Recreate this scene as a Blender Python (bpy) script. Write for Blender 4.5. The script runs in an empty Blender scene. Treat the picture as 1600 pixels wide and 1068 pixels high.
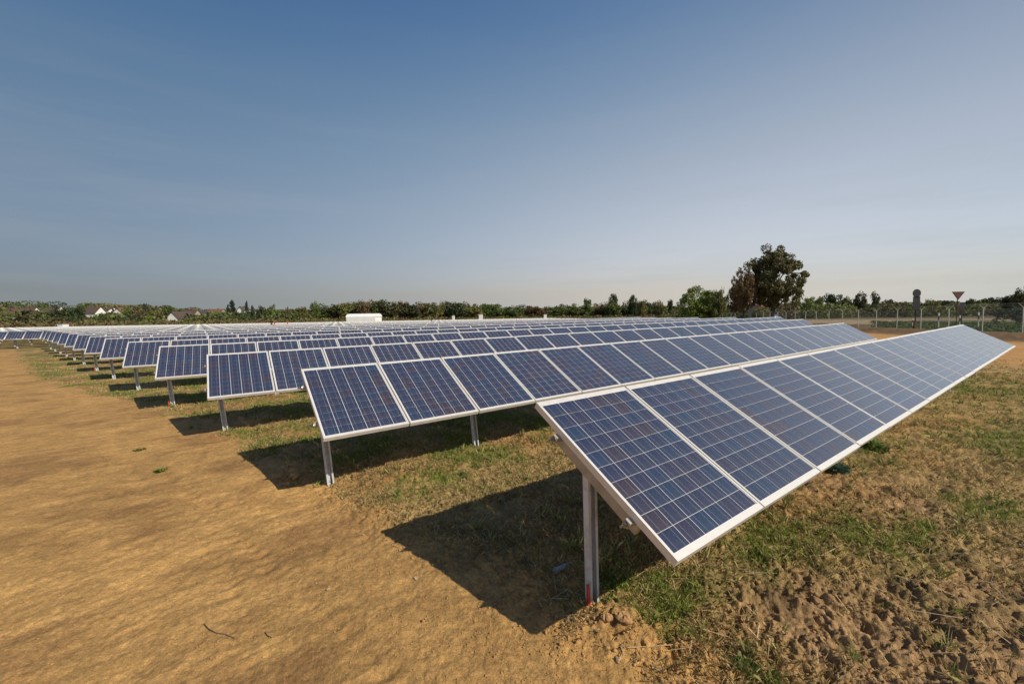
import bpy, bmesh, math, random
import numpy as np
from mathutils import Vector, Matrix
random.seed(7); RNG = np.random.default_rng(11)
PI = math.pi; R = math.radians
S = bpy.context.scene
COL = S.collection

# ------------------------------------------------------------------ camera
CAM_Z = 1.9948; FOC = 654.47; PITCH = 0.061289; ROLL = -0.0154355
cp, sp, cr, sr = math.cos(PITCH), math.sin(PITCH), math.cos(ROLL), math.sin(ROLL)
FWD = np.array([0, cp, -sp]); UP0 = np.array([0, sp, cp]); RT0 = np.array([1., 0, 0])
RT = cr*RT0 + sr*UP0; UPV = -sr*RT0 + cr*UP0
cam_d = bpy.data.cameras.new('camera'); cam = bpy.data.objects.new('camera', cam_d); COL.objects.link(cam)
cam_d.sensor_width = 36; cam_d.lens = 36*FOC/1600; cam_d.clip_start = 0.05; cam_d.clip_end = 6000
cam.matrix_world = Matrix(((RT[0], UPV[0], -FWD[0], 0), (RT[1], UPV[1], -FWD[1], 0), (RT[2], UPV[2], -FWD[2], CAM_Z), (0, 0, 0, 1)))
S.camera = cam

# ------------------------------------------------------------------ light
SUN_AZ = -0.5032          # from +X, counter-clockwise
SUN_EL = 0.6917
w = bpy.data.worlds.new('World'); S.world = w; w.use_nodes = True
nt = w.node_tree; nt.nodes.clear()
sky = nt.nodes.new('ShaderNodeTexSky'); sky.sky_type = 'NISHITA'; sky.sun_disc = False
sky.sun_elevation = SUN_EL; sky.sun_rotation = PI/2 - SUN_AZ
sky.altitude = 0; sky.air_density = 1.0; sky.dust_density = 1.0; sky.ozone_density = 2.0
bg = nt.nodes.new('ShaderNodeBackground'); bg.inputs[1].default_value = 0.075
wo = nt.nodes.new('ShaderNodeOutputWorld')
# thin high cirrus streaks
tc = nt.nodes.new('ShaderNodeTexCoord'); mp = nt.nodes.new('ShaderNodeMapping')
mp.inputs['Rotation'].default_value = (0, R(-9), R(8)); mp.inputs['Scale'].default_value = (.9, 1.6, 13)
nz = nt.nodes.new('ShaderNodeTexNoise'); nz.inputs['Scale'].default_value = 1.6; nz.inputs['Detail'].default_value = 5; nz.inputs['Roughness'].default_value = .55
rp = nt.nodes.new('ShaderNodeMapRange'); rp.inputs[1].default_value = .46; rp.inputs[2].default_value = .78; rp.inputs[3].default_value = 0; rp.inputs[4].default_value = .30
mx = nt.nodes.new('ShaderNodeMix'); mx.data_type = 'RGBA'; mx.inputs[7].default_value = (4.9, 5.3, 5.7, 1)
L = nt.links.new
L(tc.outputs['Generated'], mp.inputs[0]); L(mp.outputs[0], nz.inputs[0]); L(nz.outputs[0], rp.inputs[0]); sepc = nt.nodes.new('ShaderNodeSeparateXYZ'); L(tc.outputs['Generated'], sepc.inputs[0]); lowc = nt.nodes.new('ShaderNodeMapRange'); lowc.inputs[1].default_value = .16; lowc.inputs[2].default_value = .46; lowc.inputs[3].default_value = 1; lowc.inputs[4].default_value = .12; L(sepc.outputs[2], lowc.inputs[0])
cm_ = nt.nodes.new('ShaderNodeMath'); cm_.operation = 'MULTIPLY'; L(rp.outputs[0], cm_.inputs[0]); L(lowc.outputs[0], cm_.inputs[1]); L(cm_.outputs[0], mx.inputs[0])
# regional haze: the sky brightens towards the horizon and towards the sun's side
def wn(op, a=None, b=None, c=None):
    n = nt.nodes.new('ShaderNodeVectorMath' if op in ('DOT_PRODUCT',) else 'ShaderNodeMath'); n.operation = op
    for i_, v in enumerate((a, b, c)):
        if v is None: continue
        if hasattr(v, 'is_linked'): nt.links.new(v, n.inputs[i_])
        else: n.inputs[i_].default_value = v
    return n.outputs[1] if op == 'DOT_PRODUCT' else n.outputs[0]
sepw = nt.nodes.new('ShaderNodeSeparateXYZ'); nt.links.new(tc.outputs['Generated'], sepw.inputs[0])
SV = (math.cos(SUN_EL)*math.cos(SUN_AZ), math.cos(SUN_EL)*math.sin(SUN_AZ), math.sin(SUN_EL))
zlook = nt.nodes.new('ShaderNodeCombineXYZ'); nt.links.new(sepw.outputs[0], zlook.inputs[0]); nt.links.new(sepw.outputs[1], zlook.inputs[1]); nt.links.new(wn('MAXIMUM', sepw.outputs[2], .055), zlook.inputs[2])
nt.links.new(zlook.outputs[0], sky.inputs[0])
zc_ = wn('MINIMUM', wn('MAXIMUM', sepw.outputs[2], 0.055), .72)
sc_ = wn('MINIMUM', wn('MAXIMUM', wn('DOT_PRODUCT', tc.outputs['Generated'], SV), -.72), .85)
z2_ = wn('MULTIPLY', zc_, zc_); s2_ = wn('MULTIPLY', sc_, sc_); sz_ = wn('MULTIPLY', sc_, zc_)
cmb = nt.nodes.new('ShaderNodeCombineXYZ')
for ch_, co_ in enumerate(((.50, 4.637, -8.915, -.056, -2.378, 2.559), (.355, 3.098, -5.145, .157, -1.895, 1.16), (.44, .835, -1.217, .263, -1.544, .345))):
    v_ = wn('MULTIPLY_ADD', zc_, co_[1], co_[0]); v_ = wn('MULTIPLY_ADD', z2_, co_[2], v_); v_ = wn('MULTIPLY_ADD', sc_, co_[3], v_); v_ = wn('MULTIPLY_ADD', s2_, co_[4], v_); v_ = wn('MULTIPLY_ADD', sz_, co_[5], v_)
    nt.links.new(wn('EXPONENT', v_), cmb.inputs[ch_])
mulc = nt.nodes.new('ShaderNodeMix'); mulc.data_type = 'RGBA'; mulc.blend_type = 'MULTIPLY'; mulc.inputs[0].default_value = 1
L(sky.outputs[0], mulc.inputs[6]); L(cmb.outputs[0], mulc.inputs[7]); L(mulc.outputs[2], mx.inputs[6]); L(mx.outputs[2], bg.inputs[0]); L(bg.outputs[0], wo.inputs[0])
sun_d = bpy.data.lights.new('sun', 'SUN'); sun_d.energy = 5.0; sun_d.angle = R(.5); sun_d.color = (1, .92, .78)
sun = bpy.data.objects.new('sun', sun_d); COL.objects.link(sun)
SUNV = Vector((math.cos(SUN_EL)*math.cos(SUN_AZ), math.cos(SUN_EL)*math.sin(SUN_AZ), math.sin(SUN_EL)))
sun.rotation_euler = SUNV.to_track_quat('Z', 'Y').to_euler(); sun.location = (20, -20, 30)
vs = S.view_settings; vs.view_transform = 'Standard'; vs.look = 'None'; vs.exposure = 0.0; vs.gamma = 1; vs.use_curve_mapping = False
S.render.engine = 'CYCLES'

# ------------------------------------------------------------------ helpers
def tag(o, label=None, cat=None, group=None, kind=None):
    if label: o['label'] = label
    if cat: o['category'] = cat
    if group: o['group'] = group
    if kind: o['kind'] = kind
    return o
def empty(name, loc=(0, 0, 0), rz=0):
    o = bpy.data.objects.new(name, None); COL.objects.link(o); o.location = loc; o.rotation_euler = (0, 0, rz); o.empty_display_size = .2
    return o
def link(name, me, parent=None, mats=()):
    o = bpy.data.objects.new(name, me); COL.objects.link(o)
    for m in mats: me.materials.append(m)
    if parent: o.parent = parent
    return o
def npmesh(name, V, F, k, mats, parent=None, col=None, smooth=False, midx=None, uv=None, colname='Col', meshonly=False):
    V = np.asarray(V, np.float32); F = np.asarray(F, np.int32).reshape(-1, k)
    me = bpy.data.meshes.new(name); me.vertices.add(len(V)); me.vertices.foreach_set('co', V.ravel())
    me.loops.add(F.size); me.loops.foreach_set('vertex_index', F.ravel())
    me.polygons.add(len(F)); me.polygons.foreach_set('loop_start', np.arange(0, F.size, k, dtype=np.int32))
    if smooth: me.polygons.foreach_set('use_smooth', np.ones(len(F), bool))
    if midx is not None: me.polygons.foreach_set('material_index', np.asarray(midx, np.int32))
    for m in mats: me.materials.append(m)
    if uv is not None:
        l = me.uv_layers.new(name='UVMap'); l.data.foreach_set('uv', np.asarray(uv, np.float32).ravel())
    if col is not None:
        a = me.color_attributes.new(colname, 'FLOAT_COLOR', 'POINT')
        c = np.ones((len(V), 4), np.float32); c[:, :3] = col; a.data.foreach_set('color', c.ravel())
    me.update(calc_edges=True); me.validate()
    if meshonly: return me
    return link(name, me, parent)
class MB:
    """collects boxes / tubes / prisms into one mesh"""
    def __init__(s): s.v = []; s.f = []; s.m = []
    def add(s, V, F, mi=0):
        b = len(s.v); s.v += [tuple(map(float, p)) for p in V]; s.f += [tuple(b+i for i in f) for f in F]; s.m += [mi]*len(F)
    def box(s, x0, x1, y0, y1, z0, z1, mi=0, M=None):
        P = [Vector(p) for p in ((x0,y0,z0),(x1,y0,z0),(x1,y1,z0),(x0,y1,z0),(x0,y0,z1),(x1,y0,z1),(x1,y1,z1),(x0,y1,z1))]
        if M: P = [M @ p for p in P]
        s.add(P, [(0,3,2,1),(4,5,6,7),(0,1,5,4),(1,2,6,5),(2,3,7,6),(3,0,4,7)], mi)
    def tube(s, pts, rad, n=6, mi=0, caps=True):
        pts = [Vector(p) for p in pts]; rs = rad if hasattr(rad, '__len__') else [rad]*len(pts)
        rings = []
        for i, p in enumerate(pts):
            d = (pts[min(i+1, len(pts)-1)] - pts[max(i-1, 0)]).normalized()
            a = d.cross(Vector((0, 0, 1)) if abs(d.z) < .9 else Vector((1, 0, 0))).normalized(); b = d.cross(a)
            rings.append([p + (a*math.cos(2*PI*j/n) + b*math.sin(2*PI*j/n))*rs[i] for j in range(n)])
        V = [q for r_ in rings for q in r_]; F = []
        for i in range(len(pts)-1):
            for j in range(n): F.append((i*n+j, i*n+(j+1) % n, (i+1)*n+(j+1) % n, (i+1)*n+j))
        if caps: F.append(tuple(range(n))[::-1]); F.append(tuple((len(pts)-1)*n+j for j in range(n)))
        s.add(V, F, mi)
    def prism(s, poly, y0, y1, mi=0, M=None):   # polygon in xz extruded in y
        n = len(poly); P = [Vector((x, y0, z)) for x, z in poly] + [Vector((x, y1, z)) for x, z in poly]
        if M: P = [M @ p for p in P]
        F = [tuple(range(n)), tuple(range(2*n-1, n-1, -1))] + [(j, j+n, (j+1) % n+n, (j+1) % n) for j in range(n)]
        s.add(P, F, mi)
    def mesh(s, name, mats):
        me = bpy.data.meshes.new(name); me.from_pydata(s.v, [], s.f)
        for m in mats: me.materials.append(m)
        me.polygons.foreach_set('material_index', s.m); me.update()
        bm = bmesh.new(); bm.from_mesh(me); bmesh.ops.recalc_face_normals(bm, faces=bm.faces); bm.to_mesh(me); bm.free()
        return me
    def build(s, name, mats, parent=None):
        if not isinstance(mats, (list, tuple)): mats = [mats]
        return link(name, s.mesh(name, mats), parent)
def perlin(x, y, seed=0):
    xi = np.floor(x).astype(np.int64); yi = np.floor(y).astype(np.int64); xf = x-xi; yf = y-yi
    def g(ix, iy):
        h = (ix*374761393 + iy*668265263 + seed*974634777) & 0xffffffff
        h = ((h ^ (h >> 13))*1274126177) & 0xffffffff; h ^= h >> 16
        a = h.astype(np.float64)*(2*PI/4294967296.)
        return np.cos(a), np.sin(a)
    u = xf*xf*xf*(xf*(xf*6-15)+10); v = yf*yf*yf*(yf*(yf*6-15)+10)
    def d(ix, iy, dx, dy): a, b = g(ix, iy); return a*dx+b*dy
    n0 = d(xi, yi, xf, yf)*(1-u)+d(xi+1, yi, xf-1, yf)*u; n1 = d(xi, yi+1, xf, yf-1)*(1-u)+d(xi+1, yi+1, xf-1, yf-1)*u
    return (n0*(1-v)+n1*v)*1.5
def fbm(x, y, oct=4, seed=0, gain=.5):
    s = 0; a = 1
    for i in range(oct): s = s+a*perlin(x*2**i+13.7*i, y*2**i-7.1*i, seed+i); a *= gain
    return s
def sst(a, b, x): t = np.clip((x-a)/(b-a), 0, 1); return t*t*(3-2*t)

# ------------------------------------------------------------------ materials
def newmat(name, base=(.5, .5, .5), rough=.6, metal=0, coat=0, spec=.5):
    m = bpy.data.materials.new(name); m.use_nodes = True; b = m.node_tree.nodes['Principled BSDF']
    b.inputs['Base Color'].default_value = (*base, 1); b.inputs['Roughness'].default_value = rough; b.inputs['Metallic'].default_value = metal
    b.inputs['Coat Weight'].default_value = coat; b.inputs['Specular IOR Level'].default_value = spec
    return m
def nd(m, t, **k):
    n = m.node_tree.nodes.new(t)
    for a, v in k.items(): setattr(n, a, v)
    return n
def noisy(name, base, rough=.6, var=.25, scale=8, metal=0, bump=0, tint=None, coat=0, rvar=.1):
    """colour varied by object-space noise, with optional bump"""
    m = newmat(name, base, rough, metal, coat); t = m.node_tree; b = t.nodes['Principled BSDF']; l = t.links.new
    tc = nd(m, 'ShaderNodeTexCoord'); n1 = nd(m, 'ShaderNodeTexNoise'); n1.inputs['Scale'].default_value = scale; n1.inputs['Detail'].default_value = 6
    l(tc.outputs['Object'], n1.inputs[0])
    rmp = nd(m, 'ShaderNodeMix', data_type='RGBA'); tint = tint or tuple(c*(1-var) for c in base)
    rmp.inputs[6].default_value = (*[min(1, c*(1+var*.5)) for c in base], 1); rmp.inputs[7].default_value = (*tint, 1)
    mr = nd(m, 'ShaderNodeMapRange'); mr.inputs[1].default_value = .35; mr.inputs[2].default_value = .68
    l(n1.outputs[0], mr.inputs[0]); l(mr.outputs[0], rmp.inputs[0]); l(rmp.outputs[2], b.inputs['Base Color'])
    r2 = nd(m, 'ShaderNodeMapRange'); r2.inputs[3].default_value = max(0, rough-rvar); r2.inputs[4].default_value = min(1, rough+rvar); l(n1.outputs[0], r2.inputs[0]); l(r2.outputs[0], b.inputs['Roughness'])
    if bump:
        bp = nd(m, 'ShaderNodeBump'); bp.inputs['Strength'].default_value = bump; bp.inputs['Distance'].default_value = .01
        l(n1.outputs[0], bp.inputs['Height']); l(bp.outputs[0], b.inputs['Normal'])
    return m
M = {}
M['frame'] = noisy('frame_aluminium', (.70, .67, .62), .42, .08, 14, .25)
M['back'] = noisy('backsheet', (.66, .66, .66), .35, .05, 5)
M['steel'] = noisy('galvanised_steel', (.56, .58, .60), .45, .22, 14, .15, .05)
M['steel_dull'] = noisy('dull_galvanised_steel', (.42, .42, .41), .5, .2, 22, .35, .05)
M['alu'] = noisy('beam_aluminium', (.42, .37, .30), .5, .15, 12, .2)
M['chrome'] = newmat('bolt_steel', (.35, .35, .36), .3, 1)
M['label'] = newmat('paper_sticker', (.62, .60, .66), .7)
M['red'] = noisy('red_marking_tape', (.55, .05, .03), .5, .3, 20)
M['orange'] = newmat('orange_cloth', (.75, .22, .05), .8)
M['dark'] = newmat('dark_cloth', (.03, .03, .035), .8)
M['redcloth'] = newmat('red_cloth', (.35, .05, .05), .8)
M['skin'] = newmat('skin', (.45, .26, .18), .55)
M['jeans'] = newmat('blue_cloth', (.05, .08, .16), .85)
M['white'] = noisy('white_render', (.78, .76, .70), .8, .1, 1.2)
M['whitepvc'] = noisy('white_sheeting', (.80, .80, .78), .5, .08, .6)
M['peach'] = noisy('peach_render', (.60, .38, .24), .8, .15, 1.2)
M['greywall'] = noisy('grey_render', (.24, .26, .28), .8, .15, 1.2)
M['beige'] = noisy('beige_render', (.36, .29, .22), .8, .15, 1.2)
M['roof'] = noisy('brown_roof_tiles', (.085, .055, .045), .85, .35, 3)
M['roofred'] = noisy('rusty_roof_tiles', (.18, .075, .045), .85, .35, 3)
M['roofgrey'] = noisy('slate_roof', (.07, .07, .075), .7, .3, 3)
M['glass'] = newmat('window_glass', (.02, .025, .03), .08, 0, 1)
M['bark'] = noisy('bark', (.07, .055, .04), .9, .4, 5, 0, .4)
M['wire'] = newmat('fence_wire', (.36, .36, .33), .5, .3)
M['concpost'] = noisy('fence_post_galvanised', (.50, .50, .44), .6, .15, 6, .1)
M['stone'] = noisy('clod', (.36, .205, .085), .95, .3, 18, 0, .6)
M['pale_stone'] = noisy('pale_stone', (.40, .29, .17), .85, .25, 22, 0, .4)
M['signgrey'] = noisy('sign_back_grey', (.012, .012, .013), .5, .2, 3)
M['signred'] = newmat('sign_red', (.06, .010, .010), .5)
M['signfade'] = noisy('sign_face_dusty', (.085, .028, .026), .6, .2, 4)
M['dullwhite'] = newmat('weathered_white_paint', (.42, .42, .40), .6)
M['black'] = newmat('black_paint', (.02, .02, .02), .5)
M['whitepaint'] = newmat('white_paint', (.75, .75, .73), .5)
M['bluepaint'] = newmat('blue_paint', (.10, .14, .42), .3, 0, .5)
M['tyre'] = newmat('tyre_rubber', (.02, .02, .02), .9)
# bottle plastic
m = newmat('clear_plastic', (.55, .60, .60), .12); b = m.node_tree.nodes['Principled BSDF']; b.inputs['Transmission Weight'].default_value = .6; M['plastic'] = m
# photovoltaic cell: blue polycrystalline, each island its own hue, busbars down the slope
def cellmat():
    m = newmat('photovoltaic_cell', (.02, .03, .08), .16, 0, .7, .5); m.node_tree.nodes['Principled BSDF'].inputs['Coat Roughness'].default_value = .06; t = m.node_tree; l = t.links.new; b = t.nodes['Principled BSDF']
    g = nd(m, 'ShaderNodeNewGeometry'); oi = nd(m, 'ShaderNodeObjectInfo')
    ad = nd(m, 'ShaderNodeMath', operation='MULTIPLY_ADD'); ad.inputs[1].default_value = 37.13; l(g.outputs['Random Per Island'], ad.inputs[0])
    ml = nd(m, 'ShaderNodeMath', operation='MULTIPLY'); ml.inputs[1].default_value = 91.7; l(oi.outputs['Random'], ml.inputs[0]); l(ml.outputs[0], ad.inputs[2])
    wn = nd(m, 'ShaderNodeTexWhiteNoise', noise_dimensions='1D'); l(ad.outputs[0], wn.inputs['W'])
    cr_ = nd(m, 'ShaderNodeValToRGB'); e = cr_.color_ramp; e.interpolation = 'LINEAR'
    e.elements[0].position = 0; e.elements[0].color = (.013, .031, .072, 1); e.elements[1].position = 1; e.elements[1].color = (.038, .026, .040, 1)
    for p_, c_ in ((.25, (.016, .026, .060, 1)), (.55, (.018, .025, .061, 1)), (.86, (.025, .025, .051, 1)), (.96, (.032, .025, .044, 1))):
        x = e.elements.new(p_); x.color = c_
    l(wn.outputs['Value'], cr_.inputs[0])
    # crystal flakes
    tcn = nd(m, 'ShaderNodeTexCoord'); vo = nd(m, 'ShaderNodeTexVoronoi'); vo.inputs['Scale'].default_value = 75; l(tcn.outputs['Object'], vo.inputs['Vector'])
    mv = nd(m, 'ShaderNodeMapRange'); mv.inputs[3].default_value = .8; mv.inputs[4].default_value = 1.25
    sx = nd(m, 'ShaderNodeSeparateColor'); l(vo.outputs['Color'], sx.inputs[0]); l(sx.outputs[0], mv.inputs[0])
    mu = nd(m, 'ShaderNodeMix', data_type='RGBA', blend_type='MULTIPLY'); mu.inputs[0].default_value = 1; l(cr_.outputs[0], mu.inputs[6]); l(mv.outputs[0], mu.inputs[7])
    # busbars from uv.x
    uv = nd(m, 'ShaderNodeUVMap'); su = nd(m, 'ShaderNodeSeparateXYZ'); l(uv.outputs[0], su.inputs[0])
    acc = None
    for c_ in (.25, .75):
        a = nd(m, 'ShaderNodeMath', operation='SUBTRACT'); a.inputs[1].default_value = c_; l(su.outputs[0], a.inputs[0])
        a2 = nd(m, 'ShaderNodeMath', operation='ABSOLUTE'); l(a.outputs[0], a2.inputs[0])
        a3 = nd(m, 'ShaderNodeMath', operation='LESS_THAN'); a3.inputs[1].default_value = .006; l(a2.outputs[0], a3.inputs[0])
        if acc is None: acc = a3
        else:
            a4 = nd(m, 'ShaderNodeMath', operation='MAXIMUM'); l(acc.outputs[0], a4.inputs[0]); l(a3.outputs[0], a4.inputs[1]); acc = a4
    mb = nd(m, 'ShaderNodeMix', data_type='RGBA'); mb.inputs[7].default_value = (.24, .24, .26, 1); l(acc.outputs[0], mb.inputs[0]); l(mu.outputs[2], mb.inputs[6])
    # thin dust film on the glass
    nz = nd(m, 'ShaderNodeTexNoise'); nz.inputs['Scale'].default_value = 3.5; nz.inputs['Detail'].default_value = 5; l(tcn.outputs['Object'], nz.inputs[0])
    md = nd(m, 'ShaderNodeMapRange'); md.inputs[1].default_value = .3; md.inputs[2].default_value = .8; md.inputs[3].default_value = .02; md.inputs[4].default_value = .09; l(nz.outputs[0], md.inputs[0])
    mm = nd(m, 'ShaderNodeMix', data_type='RGBA'); mm.inputs[7].default_value = (.42, .38, .33, 1); l(md.outputs[0], mm.inputs[0]); l(mb.outputs[2], mm.inputs[6])
    l(mm.outputs[2], b.inputs['Base Color'])
    mr = nd(m, 'ShaderNodeMapRange'); mr.inputs[3].default_value = .08; mr.inputs[4].default_value = .26; l(nz.outputs[0], mr.inputs[0]); l(mr.outputs[0], b.inputs['Roughness'])
    return m
M['cell'] = cellmat()
def vcolmat(name, rough=.9, noise=None, bump=None, transl=0, objtint=False):
    m = newmat(name, (.3, .3, .3), rough, 0, 0, .25); t = m.node_tree; l = t.links.new; b = t.nodes['Principled BSDF']
    a = nd(m, 'ShaderNodeAttribute', attribute_name='Col'); src = a.outputs['Color']
    tcn = nd(m, 'ShaderNodeTexCoord')
    if objtint:
        oi = nd(m, 'ShaderNodeObjectInfo'); mu = nd(m, 'ShaderNodeMix', data_type='RGBA', blend_type='MULTIPLY'); mu.inputs[0].default_value = 1
        l(src, mu.inputs[6]); l(oi.outputs['Color'], mu.inputs[7]); src = mu.outputs[2]
    if noise:
        for (sc, lo, hi, det) in noise:
            n1 = nd(m, 'ShaderNodeTexNoise'); n1.inputs['Scale'].default_value = sc; n1.inputs['Detail'].default_value = det; n1.inputs['Roughness'].default_value = .65; l(tcn.outputs['Object'], n1.inputs[0])
            mr = nd(m, 'ShaderNodeMapRange'); mr.inputs[1].default_value = .3; mr.inputs[2].default_value = .7; mr.inputs[3].default_value = lo; mr.inputs[4].default_value = hi; l(n1.outputs[0], mr.inputs[0])
            mu = nd(m, 'ShaderNodeMix', data_type='RGBA', blend_type='MULTIPLY'); mu.inputs[0].default_value = 1; l(src, mu.inputs[6]); l(mr.outputs[0], mu.inputs[7]); src = mu.outputs[2]
    l(src, b.inputs['Base Color'])
    if bump:
        prev = None
        for (sc, dist, det) in bump:
            n1 = nd(m, 'ShaderNodeTexNoise'); n1.inputs['Scale'].default_value = sc; n1.inputs['Detail'].default_value = det; n1.inputs['Roughness'].default_value = .6; l(tcn.outputs['Object'], n1.inputs[0])
            bp = nd(m, 'ShaderNodeBump'); bp.inputs['Strength'].default_value = 1; bp.inputs['Distance'].default_value = dist; l(n1.outputs[0], bp.inputs['Height'])
            if prev: l(prev.outputs[0], bp.inputs['Normal'])
            prev = bp
        l(prev.outputs[0], b.inputs['Normal'])
    if transl:
        tr = nd(m, 'ShaderNodeBsdfTranslucent'); l(src, tr.inputs[0]); ms = nd(m, 'ShaderNodeMixShader'); ms.inputs[0].default_value = transl
        out = t.nodes['Material Output']; l(b.outputs[0], ms.inputs[1]); l(tr.outputs[0], ms.inputs[2]); l(ms.outputs[0], out.inputs[0])
    return m
M['ground'] = vcolmat('soil_and_turf', .95, [(2.2, .82, 1.15, 5), (11, .80, 1.15, 5), (34, .72, 1.25, 5), (130, .66, 1.30, 4)], [(16, .012, 5), (70, .007, 4), (260, .003, 3)])
M['leaf'] = vcolmat('leaves', .65, None, None, .25, True)
M['grass'] = vcolmat('grass_blades', .7, None, None, .25)
M['clods'] = vcolmat('clods_small', .95, [(60, .8, 1.2, 3)], None)

# ------------------------------------------------------------------ terrain
QN = np.array([.632, .775])
def qf(x, y): return (x-.17)*QN[0] + (y-3.04)*QN[1]          # distance into the field from the line of row ends
def tf(x, y): return (x-41.5)*.979 - (y-34)*.204              # distance beyond the fence line
def gauss(x, y, cx, cy, s, s2=None, a=0):
    c, s_ = math.cos(a), math.sin(a); X = (x-cx)*c+(y-cy)*s_; Y = -(x-cx)*s_+(y-cy)*c
    return np.exp(-(X/s)**2-(Y/(s2 or s))**2)
def base_h(x, y):
    r = np.hypot(x, y); k = np.minimum(1, 150/np.maximum(r, 1))
    z = (-.002563*x-.004662*y)*k
    az = np.arctan2(x, y)
    hill = sst(230, 900, r)*(7 + 16*sst(-.25, -.8, az) + 5*perlin(az*9, az*0+.5, 5))
    z = z+np.where(y > 0, hill, 6*sst(300, 900, r))
    t = tf(x, y); z = z+.45*np.exp(-((t+3.2)/2.0)**2)*(y > 5)*(t < 60)
    return z
def clodmask(x, y):
    n = fbm(x*.9, y*.9, 2, 31)
    return np.clip(1.5*gauss(x, y, 2.6, 2.42, 1.35, .72, .12)+.5*gauss(x, y, 4.4, 4.6, 1.5, .8, .6)+.35*sst(.1, .5, n)*sst(.3, 1, qf(x, y)), 0, 1)*sst(-.1, .3, qf(x, y)-.0)
def detail_h(x, y):
    q = qf(x, y); r = np.hypot(x, y); fade = np.exp(-np.maximum(r-12, 0)/25)
    z = .035*perlin(x*.4, y*.4, 1)*fade
    path = 1-sst(-.7, .25, q)
    # drive tracks and scraped soil on the bare path
    z = z+path*(.007*fbm(x*1.3+y*.8, (y-x)*3.0, 3, 2)+.0055*fbm(x*9, y*9, 4, 3, .6))*fade
    wx = x+.15*fbm(x*2, y*2, 2, 40); wy = y+.15*fbm(x*2, y*2, 2, 41)
    rough = 1-path
    z = z+rough*(.028*fbm(wx*2.2, wy*2.2, 3, 6)+.019*fbm(x*8, y*8, 3, 7))*fade
    near = np.exp(-np.maximum(r-7, 0)/6)
    rid = 1-np.abs(fbm(wx*7, wy*7, 4, 9, .6))*1.6
    pit = np.minimum(fbm(x*16, y*16, 3, 12), 0.15)
    z = z+near*(rough*.020*rid+(.018*rough+.005)*pit)
    arc = np.hypot(x+1.5, y+4.5); z = z+near*path*.0035*perlin(arc*9+fbm(x*2, y*2, 2, 44), np.arctan2(x+1.5, y+4.5)*3, 45)
    c = clodmask(x, y)
    fur = (x*.55+y*.83)
    z = z+c*near*(.036*fbm(wx*3.5, wy*3.5, 3, 21)+.024*perlin(fur*9+fbm(x*2, y*2, 2, 22)*2, (x*.83-y*.55)*2.2, 23)+.026*(.5-np.abs(fbm(wx*12, wy*12, 4, 24, .6))))
    z = z+.07*gauss(x, y, .62, 2.62, .28, .2, -.8)*(1+.5*fbm(x*14, y*14, 2, 33))+.035*gauss(x, y, -1.5, 4.3, .6, .3, -.7)
    z = z+.03*gauss(x, y, -2.9, 5.0, .9, .3, -.68)-.11*gauss(x, y, -2.35, 5.05, .75, .6)
    z = z+near*rough*(.007*fbm(x*28, y*28, 2, 46)+.010*(.4-np.abs(fbm(x*13, y*13, 3, 47, .65))))
    rut = qf(x, y)+.10*fbm(x*.6, y*.6, 2, 48)
    for q0, a_ in ((-1.15, .016), (-1.42, .012), (-2.75, .014), (-3.0, .010)):
        z = z-path*near*a_*np.exp(-((rut-q0)/.07)**2)*sst(-.5, .3, fbm(x*.8, y*.8, 2, 49))*(1+.6*np.sin((x*-.775+y*.632)*42)) + path*near*a_*.5*np.exp(-((rut-q0-.12)/.05)**2)*sst(-.5, .3, fbm(x*.8, y*.8, 2, 49))
    return z
def ground_h(x, y):
    x = np.asarray(x, float); y = np.asarray(y, float)
    return base_h(x, y)+detail_h(x, y)
def gh(x, y): return float(ground_h(np.array([x]), np.array([y]))[0])
def ray(u, v): return FWD+(u-800)/FOC*RT-(v-534)/FOC*UPV
def gp(u, v):
    """ground point seen at a photo position"""
    d = ray(u, v); t = 1.
    t = CAM_Z/(-d[2]-.002563*d[0]-.004662*d[1]) if d[2] < 0 else 100
    for _ in range(12): p = d*t; z = gh(p[0], p[1]); t = (CAM_Z-z)/(-d[2]) if d[2] < 0 else t
    p = d*t; return Vector((p[0], p[1], gh(p[0], p[1])))
def at(u, v, Y):
    """world x and z of a photo position at depth Y"""
    d = ray(u, v); t = Y/d[1]; return d[0]*t, CAM_Z+d[2]*t

GREEN = []   # green patches on the right-hand ground
for (u, v, s) in ((1230, 835, .35), (1330, 850, .42), (1420, 872, .42), (1500, 885, .4), (1050, 950, .2), (1110, 905, .2), (1180, 880, .3), (960, 900, .2), (1365, 700, .5), (1545, 800, .35), (1590, 690, .9), (1500, 600, 2.2), (1200, 1040, .12), (1030, 910, .15), (1440, 840, .3)):
    p = gp(u, v); GREEN.append((p.x, p.y, s))
def masks(x, y):
    q = qf(x, y); t = tf(x, y)
    edge = q+.22*fbm(x*1.1, y*1.1, 3, 51)
    edge = edge+1.7*sst(7, 17, y); field = sst(-.25, .35, edge)*(1-sst(-19, -15, t))
    v13 = (x+40.7)*.575-(y-36.4)*.818; field = np.maximum(field, (1-sst(2.0, 4.0, v13+.5*fbm(x*.3, y*.3, 2, 52)))*(x < -36)*(q > -40))
    g = np.zeros_like(x)
    for (cx, cy, s) in GREEN: g = np.maximum(g, gauss(x, y, cx, cy, s*1.5, s*.8, .75))
    n = fbm(x*.8, y*.8, 3, 61)
    strip = .5+.5*np.sin(2*PI*((x*.58-y*.815)/3.72)+1.2)
    inside = sst(-1.2, -3, (x*.574-y*.819)+2.39)          # between the rows, beyond the front row
    g = np.maximum(g*sst(-.5, .3, n+.35), sst(-.35, .45, n+.12*strip)*.95*inside)
    return edge, field, g*field, t, q
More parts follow.
